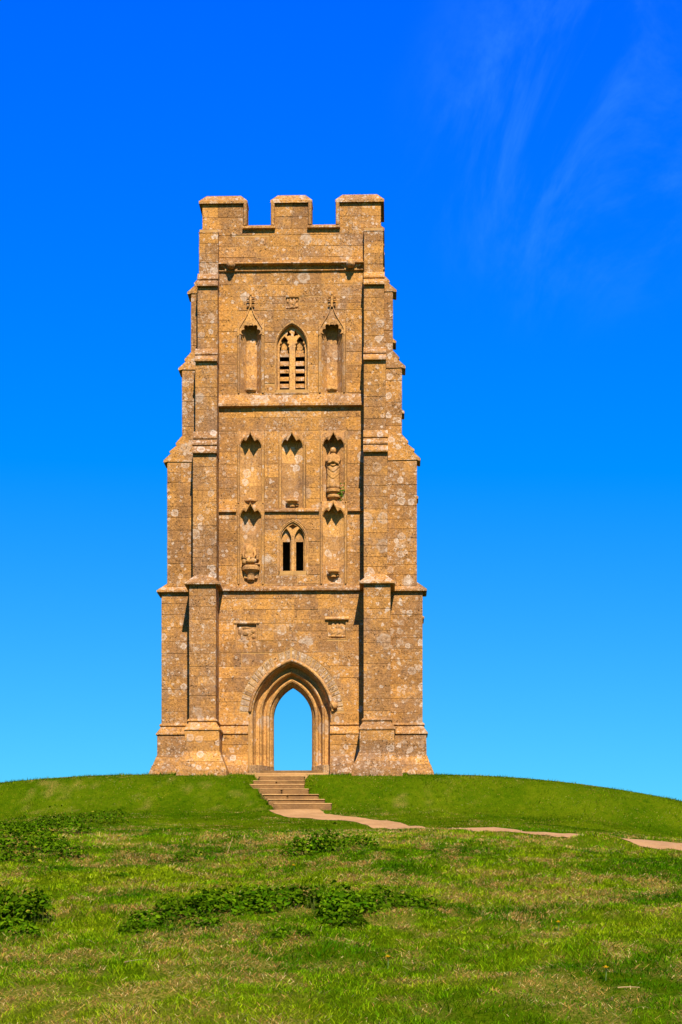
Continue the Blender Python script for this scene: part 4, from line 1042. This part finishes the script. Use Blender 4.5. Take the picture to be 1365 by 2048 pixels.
mesh_obj('seat_back', *merge([chamfer_box(0.15, 0.29, -0.06, 0.10, 0.22 * H2, 0.86 * H2, 0.03, 0.02), chamfer_box(-0.30, 0.31, -0.16, 0.12, 0.0, 0.09 * H2, 0.02, 0.01)]), DRESS, fr_)

# ------------------------------------------------------------------ steps
stp = empty('stone_steps', (0, STEP_Y[0], 0)); tag(stp, 'short flight of worn brown stone steps climbing to the tower doorway', 'steps')
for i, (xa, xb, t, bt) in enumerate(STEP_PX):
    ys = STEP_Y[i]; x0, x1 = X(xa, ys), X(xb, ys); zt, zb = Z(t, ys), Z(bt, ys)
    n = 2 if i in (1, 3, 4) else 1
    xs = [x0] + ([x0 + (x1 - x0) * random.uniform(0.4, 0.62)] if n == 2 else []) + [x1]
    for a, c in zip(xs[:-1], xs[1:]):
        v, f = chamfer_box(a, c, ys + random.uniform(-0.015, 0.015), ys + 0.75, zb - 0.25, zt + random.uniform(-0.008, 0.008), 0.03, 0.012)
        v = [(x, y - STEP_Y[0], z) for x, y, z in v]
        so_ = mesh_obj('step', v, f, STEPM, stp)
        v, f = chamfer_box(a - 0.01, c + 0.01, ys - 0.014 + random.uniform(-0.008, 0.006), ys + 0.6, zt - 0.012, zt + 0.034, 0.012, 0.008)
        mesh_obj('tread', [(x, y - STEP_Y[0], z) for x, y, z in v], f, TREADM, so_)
# landing before the door
ld = mesh_obj('landing', [(x, y - STEP_Y[0], z) for x, y, z in chamfer_box(X(489, -1), X(658, -1), -0.95, 0.35, -0.5, Z(1545, -0.9), 0.03, 0.02)[0]], chamfer_box(0, 1, 0, 1, 0, 1)[1], GRAVEL, stp)

# ------------------------------------------------------------------ vegetation materials
def leaf_material(name, trans=0.3, rough=0.6, spec=0.25):
    b = NB(name); at = b.n('ShaderNodeAttribute', attribute_name='tint')
    bs = b.n('ShaderNodeBsdfPrincipled'); bs.inputs['Roughness'].default_value = rough; bs.inputs['Specular IOR Level'].default_value = spec
    b.link(at.outputs['Color'], bs.inputs['Base Color'])
    tr = b.n('ShaderNodeBsdfTranslucent'); b.link(at.outputs['Color'], tr.inputs['Color'])
    mx = b.n('ShaderNodeMixShader'); mx.inputs[0].default_value = trans; b.link(bs.outputs[0], mx.inputs[1]); b.link(tr.outputs[0], mx.inputs[2])
    b.link(mx.outputs[0], b.out.inputs['Surface']); return b.m
GRASS = leaf_material('grass_blades', 0.35, 1.0, 0.0); LEAF = leaf_material('nettle_leaves', 0.32, 1.0, 0.0)

# ------------------------------------------------------------------ bushes: (px, py, half width px, half height px, height m)
BUSH = {
 'long': ('long sprawling patch of dark green nettles across the foreground slope', [(300, 1845, 55, 30, .22), (365, 1822, 60, 34, .30), (430, 1812, 60, 34, .32), (500, 1806, 60, 32, .30), (560, 1802, 60, 34, .30), (625, 1806, 60, 36, .34), (690, 1815, 64, 44, .42), (750, 1806, 60, 32, .32), (810, 1808, 50, 22, .22), (850, 1815, 34, 14, .15), (262, 1862, 30, 18, .16), (400, 1855, 45, 20, .18), (690, 1850, 45, 18, .2)]),
 'leftedge': ('dark green nettle clump at the left edge of the photo', [(18, 1825, 50, 30, .42), (70, 1835, 45, 32, .42), (30, 1862, 44, 22, .26), (-40, 1830, 50, 34, .42)]),
 'upperleft': ('broad low weed patch on the slope at far left, below the hill crest', [(30, 1668, 75, 20, .46), (110, 1655, 75, 18, .46), (190, 1640, 62, 12, .40), (60, 1695, 75, 18, .42), (120, 1712, 55, 14, .34), (20, 1722, 60, 16, .36), (225, 1632, 36, 8, .3), (-40, 1690, 60, 18, .4)]),
 'mid': ('small dark nettle bush right of centre, above the long nettle patch', [(625, 1702, 44, 18, .55), (660, 1696, 42, 18, .55), (720, 1690, 42, 14, .40), (585, 1712, 26, 12, .3)]),
 'tuft': ('tiny dark weed tuft left of centre on the dry slope', [(238, 1755, 22, 8, .14)]),
 'tuft2': ('small flat weed tuft left of the middle nettle bush', [(360, 1724, 26, 8, .14), (385, 1712, 22, 6, .1)]),
 'tuft3': ('small weed clump in the grass just below the middle of the long nettle patch', [(560, 1880, 20, 8, .10), (610, 1878, 16, 7, .09)]),
}
bush_mounds = []
def leaf_batch(P, N, S, yaw, colr, serr=0.32):
    """ovate leaves folded along the midrib: 6 vertices, 4 triangles each"""
    n = len(P)
    N = N / np.linalg.norm(N, axis=1, keepdims=True); ref = np.stack([np.cos(yaw), np.sin(yaw), np.zeros(n)], 1)
    T = ref - N * (ref * N).sum(1, keepdims=True); T /= np.linalg.norm(T, axis=1, keepdims=True) + 1e-9; B = np.cross(N, T)
    s = S[:, None]
    base = P - T * s * 0.5; mid = P - N * s * 0.06; tip = P + T * s * 0.55 - N * s * 0.16
    l1 = P - T * s * 0.12 + B * s * serr + N * s * 0.08; r1 = P - T * s * 0.12 - B * s * serr + N * s * 0.08
    l2 = P + T * s * 0.2 + B * s * serr * 0.7 + N * s * 0.02; r2 = P + T * s * 0.2 - B * s * serr * 0.7 + N * s * 0.02
    V = np.stack([base, mid, tip, l1, l2, r1, r2], 1).reshape(-1, 3)
    k = np.arange(n)[:, None] * 7
    Ft = np.concatenate([k + np.array([[0, 1, 3]]), k + np.array([[3, 1, 4]]), k + np.array([[4, 1, 2]]), k + np.array([[0, 5, 1]]), k + np.array([[5, 6, 1]]), k + np.array([[6, 2, 1]])], 0)
    C = np.repeat(np.concatenate([colr, np.ones((n, 1))], 1), 7, 0)
    return V, Ft, C
for key, (lab, mounds) in BUSH.items():
    Ps, Ns, Ss = [], [], []; SV, SF = [], []
    pos0 = None
    for px, py, hw, hh, ht in mounds:
        ht = ht * 0.78; x, y, z = at(px, py + hh * 0.5); d = y + D
        a = hw * d / F; bdep = max(a * 0.45, hh * d / F * 1.8)
        if pos0 is None: pos0 = (x, y, z)
        bush_mounds.append((x, y + 0.15, a * 0.9, bdep * 0.8))
        n = int(3300 * a * bdep * (1.0 + ht) * (24 / d) ** 1.1 + 60)
        u = rng.rand(n); th = rng.rand(n) * 2 * np.pi; rr = np.sqrt(u)
        spr = 1 + 0.30 * np.abs(rng.randn(n)) * (rng.rand(n) < 0.35); lx = a * rr * np.cos(th) * spr; ly = bdep * rr * np.sin(th) * spr
        gx_, gy_ = x + lx, y + 0.15 + ly
        prof = np.sqrt(np.clip(1 - (lx / a) ** 2 - (ly / bdep) ** 2, 0.0, 1)) ** 0.8
        prof = prof * (0.30 + 1.15 * fbm(gx_ * 3.6, gy_ * 3.6, 40, 3))
        hgt = ht * prof * (1 - 0.75 * rng.rand(n) ** 1.6) * (1 + 0.5 * (rng.rand(n) < .06)) + 0.02
        kp = (fbm(gx_ * 2.3, gy_ * 1.8, 36, 3) + 0.16 * prof + 0.10 * rng.rand(n)) > 0.435
        gx_, gy_, lx, ly, hgt = gx_[kp], gy_[kp], lx[kp], ly[kp], hgt[kp]; n = len(gx_)
        Ps.append(np.stack([gx_, gy_, gh(gx_, gy_) + hgt], 1))
        nn = np.stack([lx / a * 0.6 + rng.randn(n) * 0.42, ly / bdep * 0.6 - 0.25 + rng.randn(n) * 0.42, np.full(n, 0.75)], 1); Ns.append(nn)
        Ss.append(rng.uniform(0.032, 0.072, n) * (0.8 + 0.5 * min(1, ht / .4)))
        for _ in range(int(26 * a * bdep * 4) + 4):          # stems
            t = rng.rand() * 2 * math.pi; q = math.sqrt(rng.rand()); sx_, sy_ = x + a * q * math.cos(t) * .9, y + .15 + bdep * q * math.sin(t) * .9
            zz = float(gh(sx_, sy_)); hh_ = ht * (1 - q * q) ** .5 * .95 + .03; k = len(SV); lx_, ly_ = rng.uniform(-.05, .05, 2)
            SV += [(sx_ - .004, sy_, zz - .02), (sx_ + .004, sy_, zz - .02), (sx_, sy_ + .006, zz - .02), (sx_ + lx_, sy_ + ly_, zz + hh_)]
            SF += [[k, k + 1, k + 3], [k + 1, k + 2, k + 3], [k + 2, k, k + 3]]
    P_ = np.concatenate(Ps); N_ = np.concatenate(Ns); S_ = np.concatenate(Ss); n = len(P_)
    br = rng.uniform(0.55, 1.5, (n, 1)) * (0.6 + 0.8 * fbm(P_[:, 0] * 2.5, P_[:, 1] * 2.5, 39, 2))[:, None]; mixg = rng.rand(n, 1)
    colr = (np.array([[0.026, 0.076, 0.001]]) * (1 - mixg) + np.array([[0.100, 0.168, 0.003]]) * mixg ** 1.5) * br
    yel = rng.rand(n) < 0.004; colr[yel] = [0.30, 0.27, 0.02]
    V, Ft, C = leaf_batch(P_, N_, S_, rng.rand(n) * 6.283, colr)
    e = empty('nettle_patch', pos0); V = V - np.array(pos0)
    tag(e, lab, 'bush', 'nettle and weed patches on the slope')
    fo = np_mesh('foliage', V, Ft, LEAF, C); fo.parent = e; fo['kind'] = 'stuff'
    sv = np.array(SV) - np.array(pos0); so = np_mesh('stems', sv, np.array(SF), LEAF, np.tile(np.array([0.09, 0.11, 0.02, 1]), (len(sv), 1))); so.parent = e; so['kind'] = 'stuff'

# ------------------------------------------------------------------ grass
def in_bush(x, y):
    m = np.zeros(len(x))
    for bx, by, a, c in bush_mounds: m = np.maximum(m, 1 - ((x - bx) / a) ** 2 - ((y - by) / c) ** 2)
    return m
def tower_zone(x, y): return (np.abs(x) < 4.75) & (y > -1.45) & ((np.abs(x) > 2.2) | (y > -0.2)) & ((y > -0.2) | (np.abs(x) < 3.7)) & (y < 8)
def step_zone(x, y):
    m = np.zeros(len(x), bool)
    for i, (xa, xb, t, bt) in enumerate(STEP_PX):
        ys = STEP_Y[i]; m |= (x > X(xa, ys) + 0.03) & (x < X(xb, ys) - 0.03) & (y > ys - 0.04) & (y < ys + 0.56)
    m |= (x > X(491, -1)) & (x < X(656, -1)) & (y > -0.98)
    return m
def scatter(n, d0, d1, margin):
    d = np.sqrt(rng.rand(n) * (d1 ** 2 - d0 ** 2) + d0 ** 2); x = CX + (rng.rand(n) * 2 - 1) * (d * 0.1905 + margin)
    y = d - D
    # keep density even per area
    k = ~(tower_zone(x, y) | step_zone(x, y)); x, y = x[k], y[k]
    k = path_dist(x, y) > -0.02 + 0.05 * rng.rand(len(x)); return x[k], y[k]
def blades(x, y, h, wd, lean, colr, segs=2, droop=0.5, dirs=None):
    n = len(x); z = gh(x, y) - 0.008
    th = rng.rand(n) * 6.283 if dirs is None else dirs; fx = rng.rand(n) * 6.283
    P0 = np.stack([x, y, z], 1); ln = np.stack([np.cos(th), np.sin(th), np.zeros(n)], 1); wv = np.stack([np.cos(fx), np.sin(fx), np.zeros(n)], 1) * (wd / 2)[:, None]
    up = np.array([[0, 0, 1.0]])
    if segs == 1:
        V = np.stack([P0 - wv, P0 + wv, P0 + up * h[:, None] + ln * (h * lean)[:, None]], 1).reshape(-1, 3)
        Ft = np.arange(n)[:, None] * 3 + np.array([[0, 1, 2]]); m = 3
    else:
        M1 = P0 + up * (h * 0.62)[:, None] + ln * (h * lean * 0.4)[:, None]
        T1 = P0 + up * (h * (1 - droop * np.minimum(lean, 1.3) * 0.5))[:, None] + ln * (h * lean * 1.15)[:, None]
        V = np.stack([P0 - wv, P0 + wv, M1 - wv * 0.75, M1 + wv * 0.75, T1], 1).reshape(-1, 3)
        k = np.arange(n)[:, None] * 5
        Ft = np.concatenate([k + np.array([[0, 1, 3]]), k + np.array([[0, 3, 2]]), k + np.array([[2, 3, 4]])], 0); m = 5
    C = np.repeat(np.concatenate([colr, np.ones((n, 1))], 1), m, 0)
    return V, Ft, C
def green(n, x, y, lush):
    g0 = np.array([[0.100, 0.205, 0.0015]]); g1 = np.array([[0.225, 0.285, 0.004]]); g2 = np.array([[0.032, 0.105, 0.001]])
    a = (fbm(x * 0.8, y * 0.5, 50, 4) * 1.35 - .175)[:, None] + (rng.rand(n, 1) - .5) * .4
    c = g0 * (1 - np.clip((a - .45) * 3, 0, 1)) + g1 * np.clip((a - .45) * 3, 0, 1)
    q = np.clip((0.44 - a) * 4, 0, 1); c = c * (1 - q) + g2 * q
    return c * rng.uniform(0.5, 1.5, (n, 1)) * (0.6 + 0.8 * vnoise(x * 7, y * 5, 58))[:, None]
def straw(n):
    s0 = np.array([[0.68, 0.41, 0.085]]); s1 = np.array([[0.54, 0.27, 0.06]]); s2 = np.array([[0.84, 0.62, 0.22]]); q = rng.rand(n, 1)
    return np.where(q < .45, s0, np.where(q < .8, s1, s2)) * rng.uniform(0.55, 0.95, (n, 1))
VV, FF, CC = [], [], []; base = 0
def push(t):
    global base
    V, Ft, C = t; VV.append(V); FF.append(Ft + base); CC.append(C); base += len(V)
# near rough grass
x, y = scatter(360000, 12.2, 34, 1.6); n = len(x)
dry = dry_mask(x, y); bsh = in_bush(x, y); keep = (bsh < 0.3) | (rng.rand(n) < 0.35); x, y, dry = x[keep], y[keep], dry[keep]; n = len(x)
patch = fbm(x * 1.1, y * 0.8, 55, 3)
isdry = rng.rand(n) < dry ** 1.2 * 0.62 + 0.04
h = rng.uniform(0.035, 0.075, n) * (0.6 + 1.1 * patch) * np.where(isdry, 0.8, 1.0) * (1 + 0.5 * np.clip(patch - .5, 0, 1)); lean = rng.uniform(0.3, 2.0, n) + isdry * 1.2
colr = np.where(isdry[:, None], straw(n), green(n, x, y, patch))
push(blades(x, y, h, rng.uniform(0.005, 0.009, n) * np.clip((y + D) / 20, .75, 1.5), lean, colr, 2))
# tussocks: longer grass in clumps
for _ in range(420):
    d = math.sqrt(rng.rand() * (40 ** 2 - 13 ** 2) + 13 ** 2); cx = CX + (rng.rand() * 2 - 1) * (d * 0.19 + 1); cy = d - D
    if fbm(np.array([cx * .5]), np.array([cy * .35]), 60, 3)[0] + (0.06 if cx < 2 else -0.05) < 0.50: continue
    m = rng.randint(40, 90); r0 = rng.uniform(0.08, 0.22); xx = cx + rng.randn(m) * r0; yy = cy + rng.randn(m) * r0 * .8
    k = (path_dist(xx, yy) > 0.02) & (in_bush(xx, yy) < .5); xx, yy = xx[k], yy[k]; m = len(xx)
    if m < 3: continue
    isd = rng.rand(m) < dry_mask(xx, yy) * .45 + .06
    cc = np.where(isd[:, None], straw(m), green(m, xx, yy, 0) * 1.05)
    wind = rng.uniform(-0.4, 0.9); push(blades(xx, yy, rng.uniform(.05, .125, m), rng.uniform(.005, .009, m) * max(1, d / 22), rng.uniform(.3, 1.5, m), cc, 2, dirs=wind + rng.randn(m) * .9))
# dead straw: long thin flat arcs
x, y = scatter(42000, 12.2, 42, 1.2); dry = dry_mask(x, y); k = (rng.rand(len(x)) < dry ** 0.8 * 0.85 + .02) & (in_bush(x, y) < .4); x, y = x[k], y[k]; n = len(x)
push(blades(x, y, rng.uniform(.03, .09, n), rng.uniform(.005, .009, n) * np.clip((y + D) / 18, .8, 2), rng.uniform(1.5, 4.0, n), straw(n) * 1.1, 2, droop=.9))
# tufts against the foot of the tower, the steps and the crest
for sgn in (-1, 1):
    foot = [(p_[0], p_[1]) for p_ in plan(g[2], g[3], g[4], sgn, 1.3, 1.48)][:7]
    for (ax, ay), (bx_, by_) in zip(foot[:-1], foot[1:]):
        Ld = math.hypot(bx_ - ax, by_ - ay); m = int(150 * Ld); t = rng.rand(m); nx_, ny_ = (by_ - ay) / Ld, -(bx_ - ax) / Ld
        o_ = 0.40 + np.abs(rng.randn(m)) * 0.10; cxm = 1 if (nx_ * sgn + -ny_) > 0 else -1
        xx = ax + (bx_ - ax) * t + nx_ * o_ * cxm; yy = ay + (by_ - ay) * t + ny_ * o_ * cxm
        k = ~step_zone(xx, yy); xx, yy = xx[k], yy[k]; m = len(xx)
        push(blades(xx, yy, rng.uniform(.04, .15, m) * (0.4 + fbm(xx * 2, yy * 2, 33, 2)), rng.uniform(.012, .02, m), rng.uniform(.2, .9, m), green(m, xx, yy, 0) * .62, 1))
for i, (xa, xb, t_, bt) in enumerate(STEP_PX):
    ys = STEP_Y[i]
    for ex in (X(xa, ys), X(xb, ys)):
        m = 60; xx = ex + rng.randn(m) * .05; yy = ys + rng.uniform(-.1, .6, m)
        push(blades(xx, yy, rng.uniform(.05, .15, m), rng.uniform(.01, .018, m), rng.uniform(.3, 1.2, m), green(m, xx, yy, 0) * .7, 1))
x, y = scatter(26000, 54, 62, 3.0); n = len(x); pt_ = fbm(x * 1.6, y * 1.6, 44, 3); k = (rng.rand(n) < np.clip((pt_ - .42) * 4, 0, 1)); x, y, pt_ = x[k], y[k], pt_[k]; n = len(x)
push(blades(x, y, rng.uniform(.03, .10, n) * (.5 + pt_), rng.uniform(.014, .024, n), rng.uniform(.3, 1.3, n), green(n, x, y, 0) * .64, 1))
# short turf beyond
x, y = scatter(300000, 33, 62, 2.0); n = len(x); d = y + D
dry = dry_mask(x, y); isdry = rng.rand(n) < dry * .5 + .015 + .22 * np.clip((fbm(x * .7, y * .9, 51, 4) - .52) * 6, 0, 1); bsh = in_bush(x, y); keep = bsh < .3; x, y, d, isdry = x[keep], y[keep], d[keep], isdry[keep]; n = len(x)
colr = np.where(isdry[:, None], straw(n) * .9, green(n, x, y, 0) * (np.interp(d, [33, 42, 47], [1.0, .86, .60]) * (0.25 + 1.45 * fbm(x * 0.9, y * 0.7, 47, 4)))[:, None])
push(blades(x, y, rng.uniform(.025, .055, n) * np.interp(d, [33, 42, 46], [1.2, 1.0, .75]), rng.uniform(.014, .024, n), rng.uniform(.2, 1.2, n), colr, 1))
gr = np_mesh('grass', np.concatenate(VV), np.concatenate(FF), GRASS, np.concatenate(CC))
tag(gr, 'rough green grass mixed with dry straw covering the hillside', 'grass', kind='stuff')

# ------------------------------------------------------------------ small things
def flat_mat(name, c, rough=0.7):
    b = NB(name); co = b.n('ShaderNodeTexCoord').outputs['Object']; n1 = b.noise(co, 40, 4).outputs['Fac']
    cc = b.mix(n1, tuple(q * .7 for q in c), tuple(min(1, q * 1.2) for q in c)); bs = b.n('ShaderNodeBsdfPrincipled'); bs.inputs['Roughness'].default_value = rough
    b.link(cc, bs.inputs['Base Color']); b.link(bs.outputs[0], b.out.inputs['Surface']); return b.m
YEL = flat_mat('dandelion_yellow', (0.80, 0.56, 0.008)); STM = flat_mat('flower_stem', (0.10, 0.16, 0.02)); STRAW = flat_mat('dry_stalk', (0.36, 0.22, 0.075)); FERN = flat_mat('fern_green', (0.05, 0.13, 0.01))
DAND = [(588, 1745, 'small yellow dandelion in dry grass above the long nettle patch'), (1117, 1866, 'yellow dandelion in the grass right of centre, the upper of the two at right'), (1212, 1962, 'yellow dandelion near the lower right, beside a dry fallen stalk'), (776, 1938, 'yellow dandelion in short grass below the right end of long nettle patch'), (238, 1684, 'tiny yellow dandelion left, below the broad weed patch')]
for px, py, lab in DAND:
    x, y, z = at(px, py); e = empty('dandelion', (x, y, z + 0.015)); e.scale = (1.45, 1.45, 1.7); tag(e, lab, 'flower', 'dandelions in the grass')
    v, f = [], []
    for ring, (rr, hz, n) in enumerate(((0.030, 0.058, 14), (0.022, 0.064, 11), (0.012, 0.070, 8))):
        for k in range(n):
            t = 2 * math.pi * k / n + ring * .2; b0 = len(v); c0, s0 = math.cos(t), math.sin(t); w_ = rr * .22
            v += [(0, 0, .056), (c0 * rr * .6 - s0 * w_, s0 * rr * .6 + c0 * w_, hz), (c0 * rr, s0 * rr, hz), (c0 * rr * .6 + s0 * w_, s0 * rr * .6 - c0 * w_, hz)]; f.append([b0, b0 + 1, b0 + 2, b0 + 3])
    v = [(a, b_ - .3 * (c - .055), c) for a, b_, c in v]
    mesh_obj('flower_head', v, f, YEL, e, fix=False)
    mesh_obj('flower_stem', *arm([(0, 0.01, -0.02), (0.004, 0.004, .03), (0, 0, .058)], .004, .003), STM, e)
STK = [((1236, 1985), (1280, 1983), 'dry straw-coloured stalk lying in the grass at lower right'), ((250, 1932), (296, 1926), 'long pale dry stalk lying flat below the long nettle patch, at left'), ((455, 1712), (468, 1682), 'pale dead stem standing upright among tufts left of middle nettle bush')]
for (p0, p1, lab) in STK:
    a = np.array(at(*p0)); c = np.array(at(*p1))
    if 'upright' in lab: c = a + np.array([0.10, 0.0, 0.30])
    e_ = (c - a); pts = [tuple(e_ * t + np.array([0, 0, 0.035 + 0.02 * t * (1 - t)])) for t in (0, .25, .5, .75, 1)]
    o = mesh_obj('dry_stalk', *arm(pts, .006, .003), STRAW, None); o.location = tuple(a); tag(o, lab, 'stalk', 'dry stalks in the grass')
# small fern growing beside the statue
Pn = 26; ang = rng.uniform(-1.2, 1.2, Pn)
p = np.stack([rng.randn(Pn) * .05, rng.rand(Pn) * -.06, rng.randn(Pn) * .13], 1); nn = np.stack([np.sin(ang), -np.ones(Pn), rng.rand(Pn)], 1)
V, Ft, C = leaf_batch(p, nn, rng.uniform(.06, .12, Pn), rng.rand(Pn) * 6.28, np.tile(np.array([[.06, .14, .008]]), (Pn, 1)) * rng.uniform(.6, 1.4, (Pn, 1)), .2)
fe = np_mesh('wall_fern', V, Ft, LEAF, C); fe.location = tw2w(NX['r'] + .27, -0.02, Z(984)); tag(fe, 'small green fern growing from the niche beside the statue', 'fern')
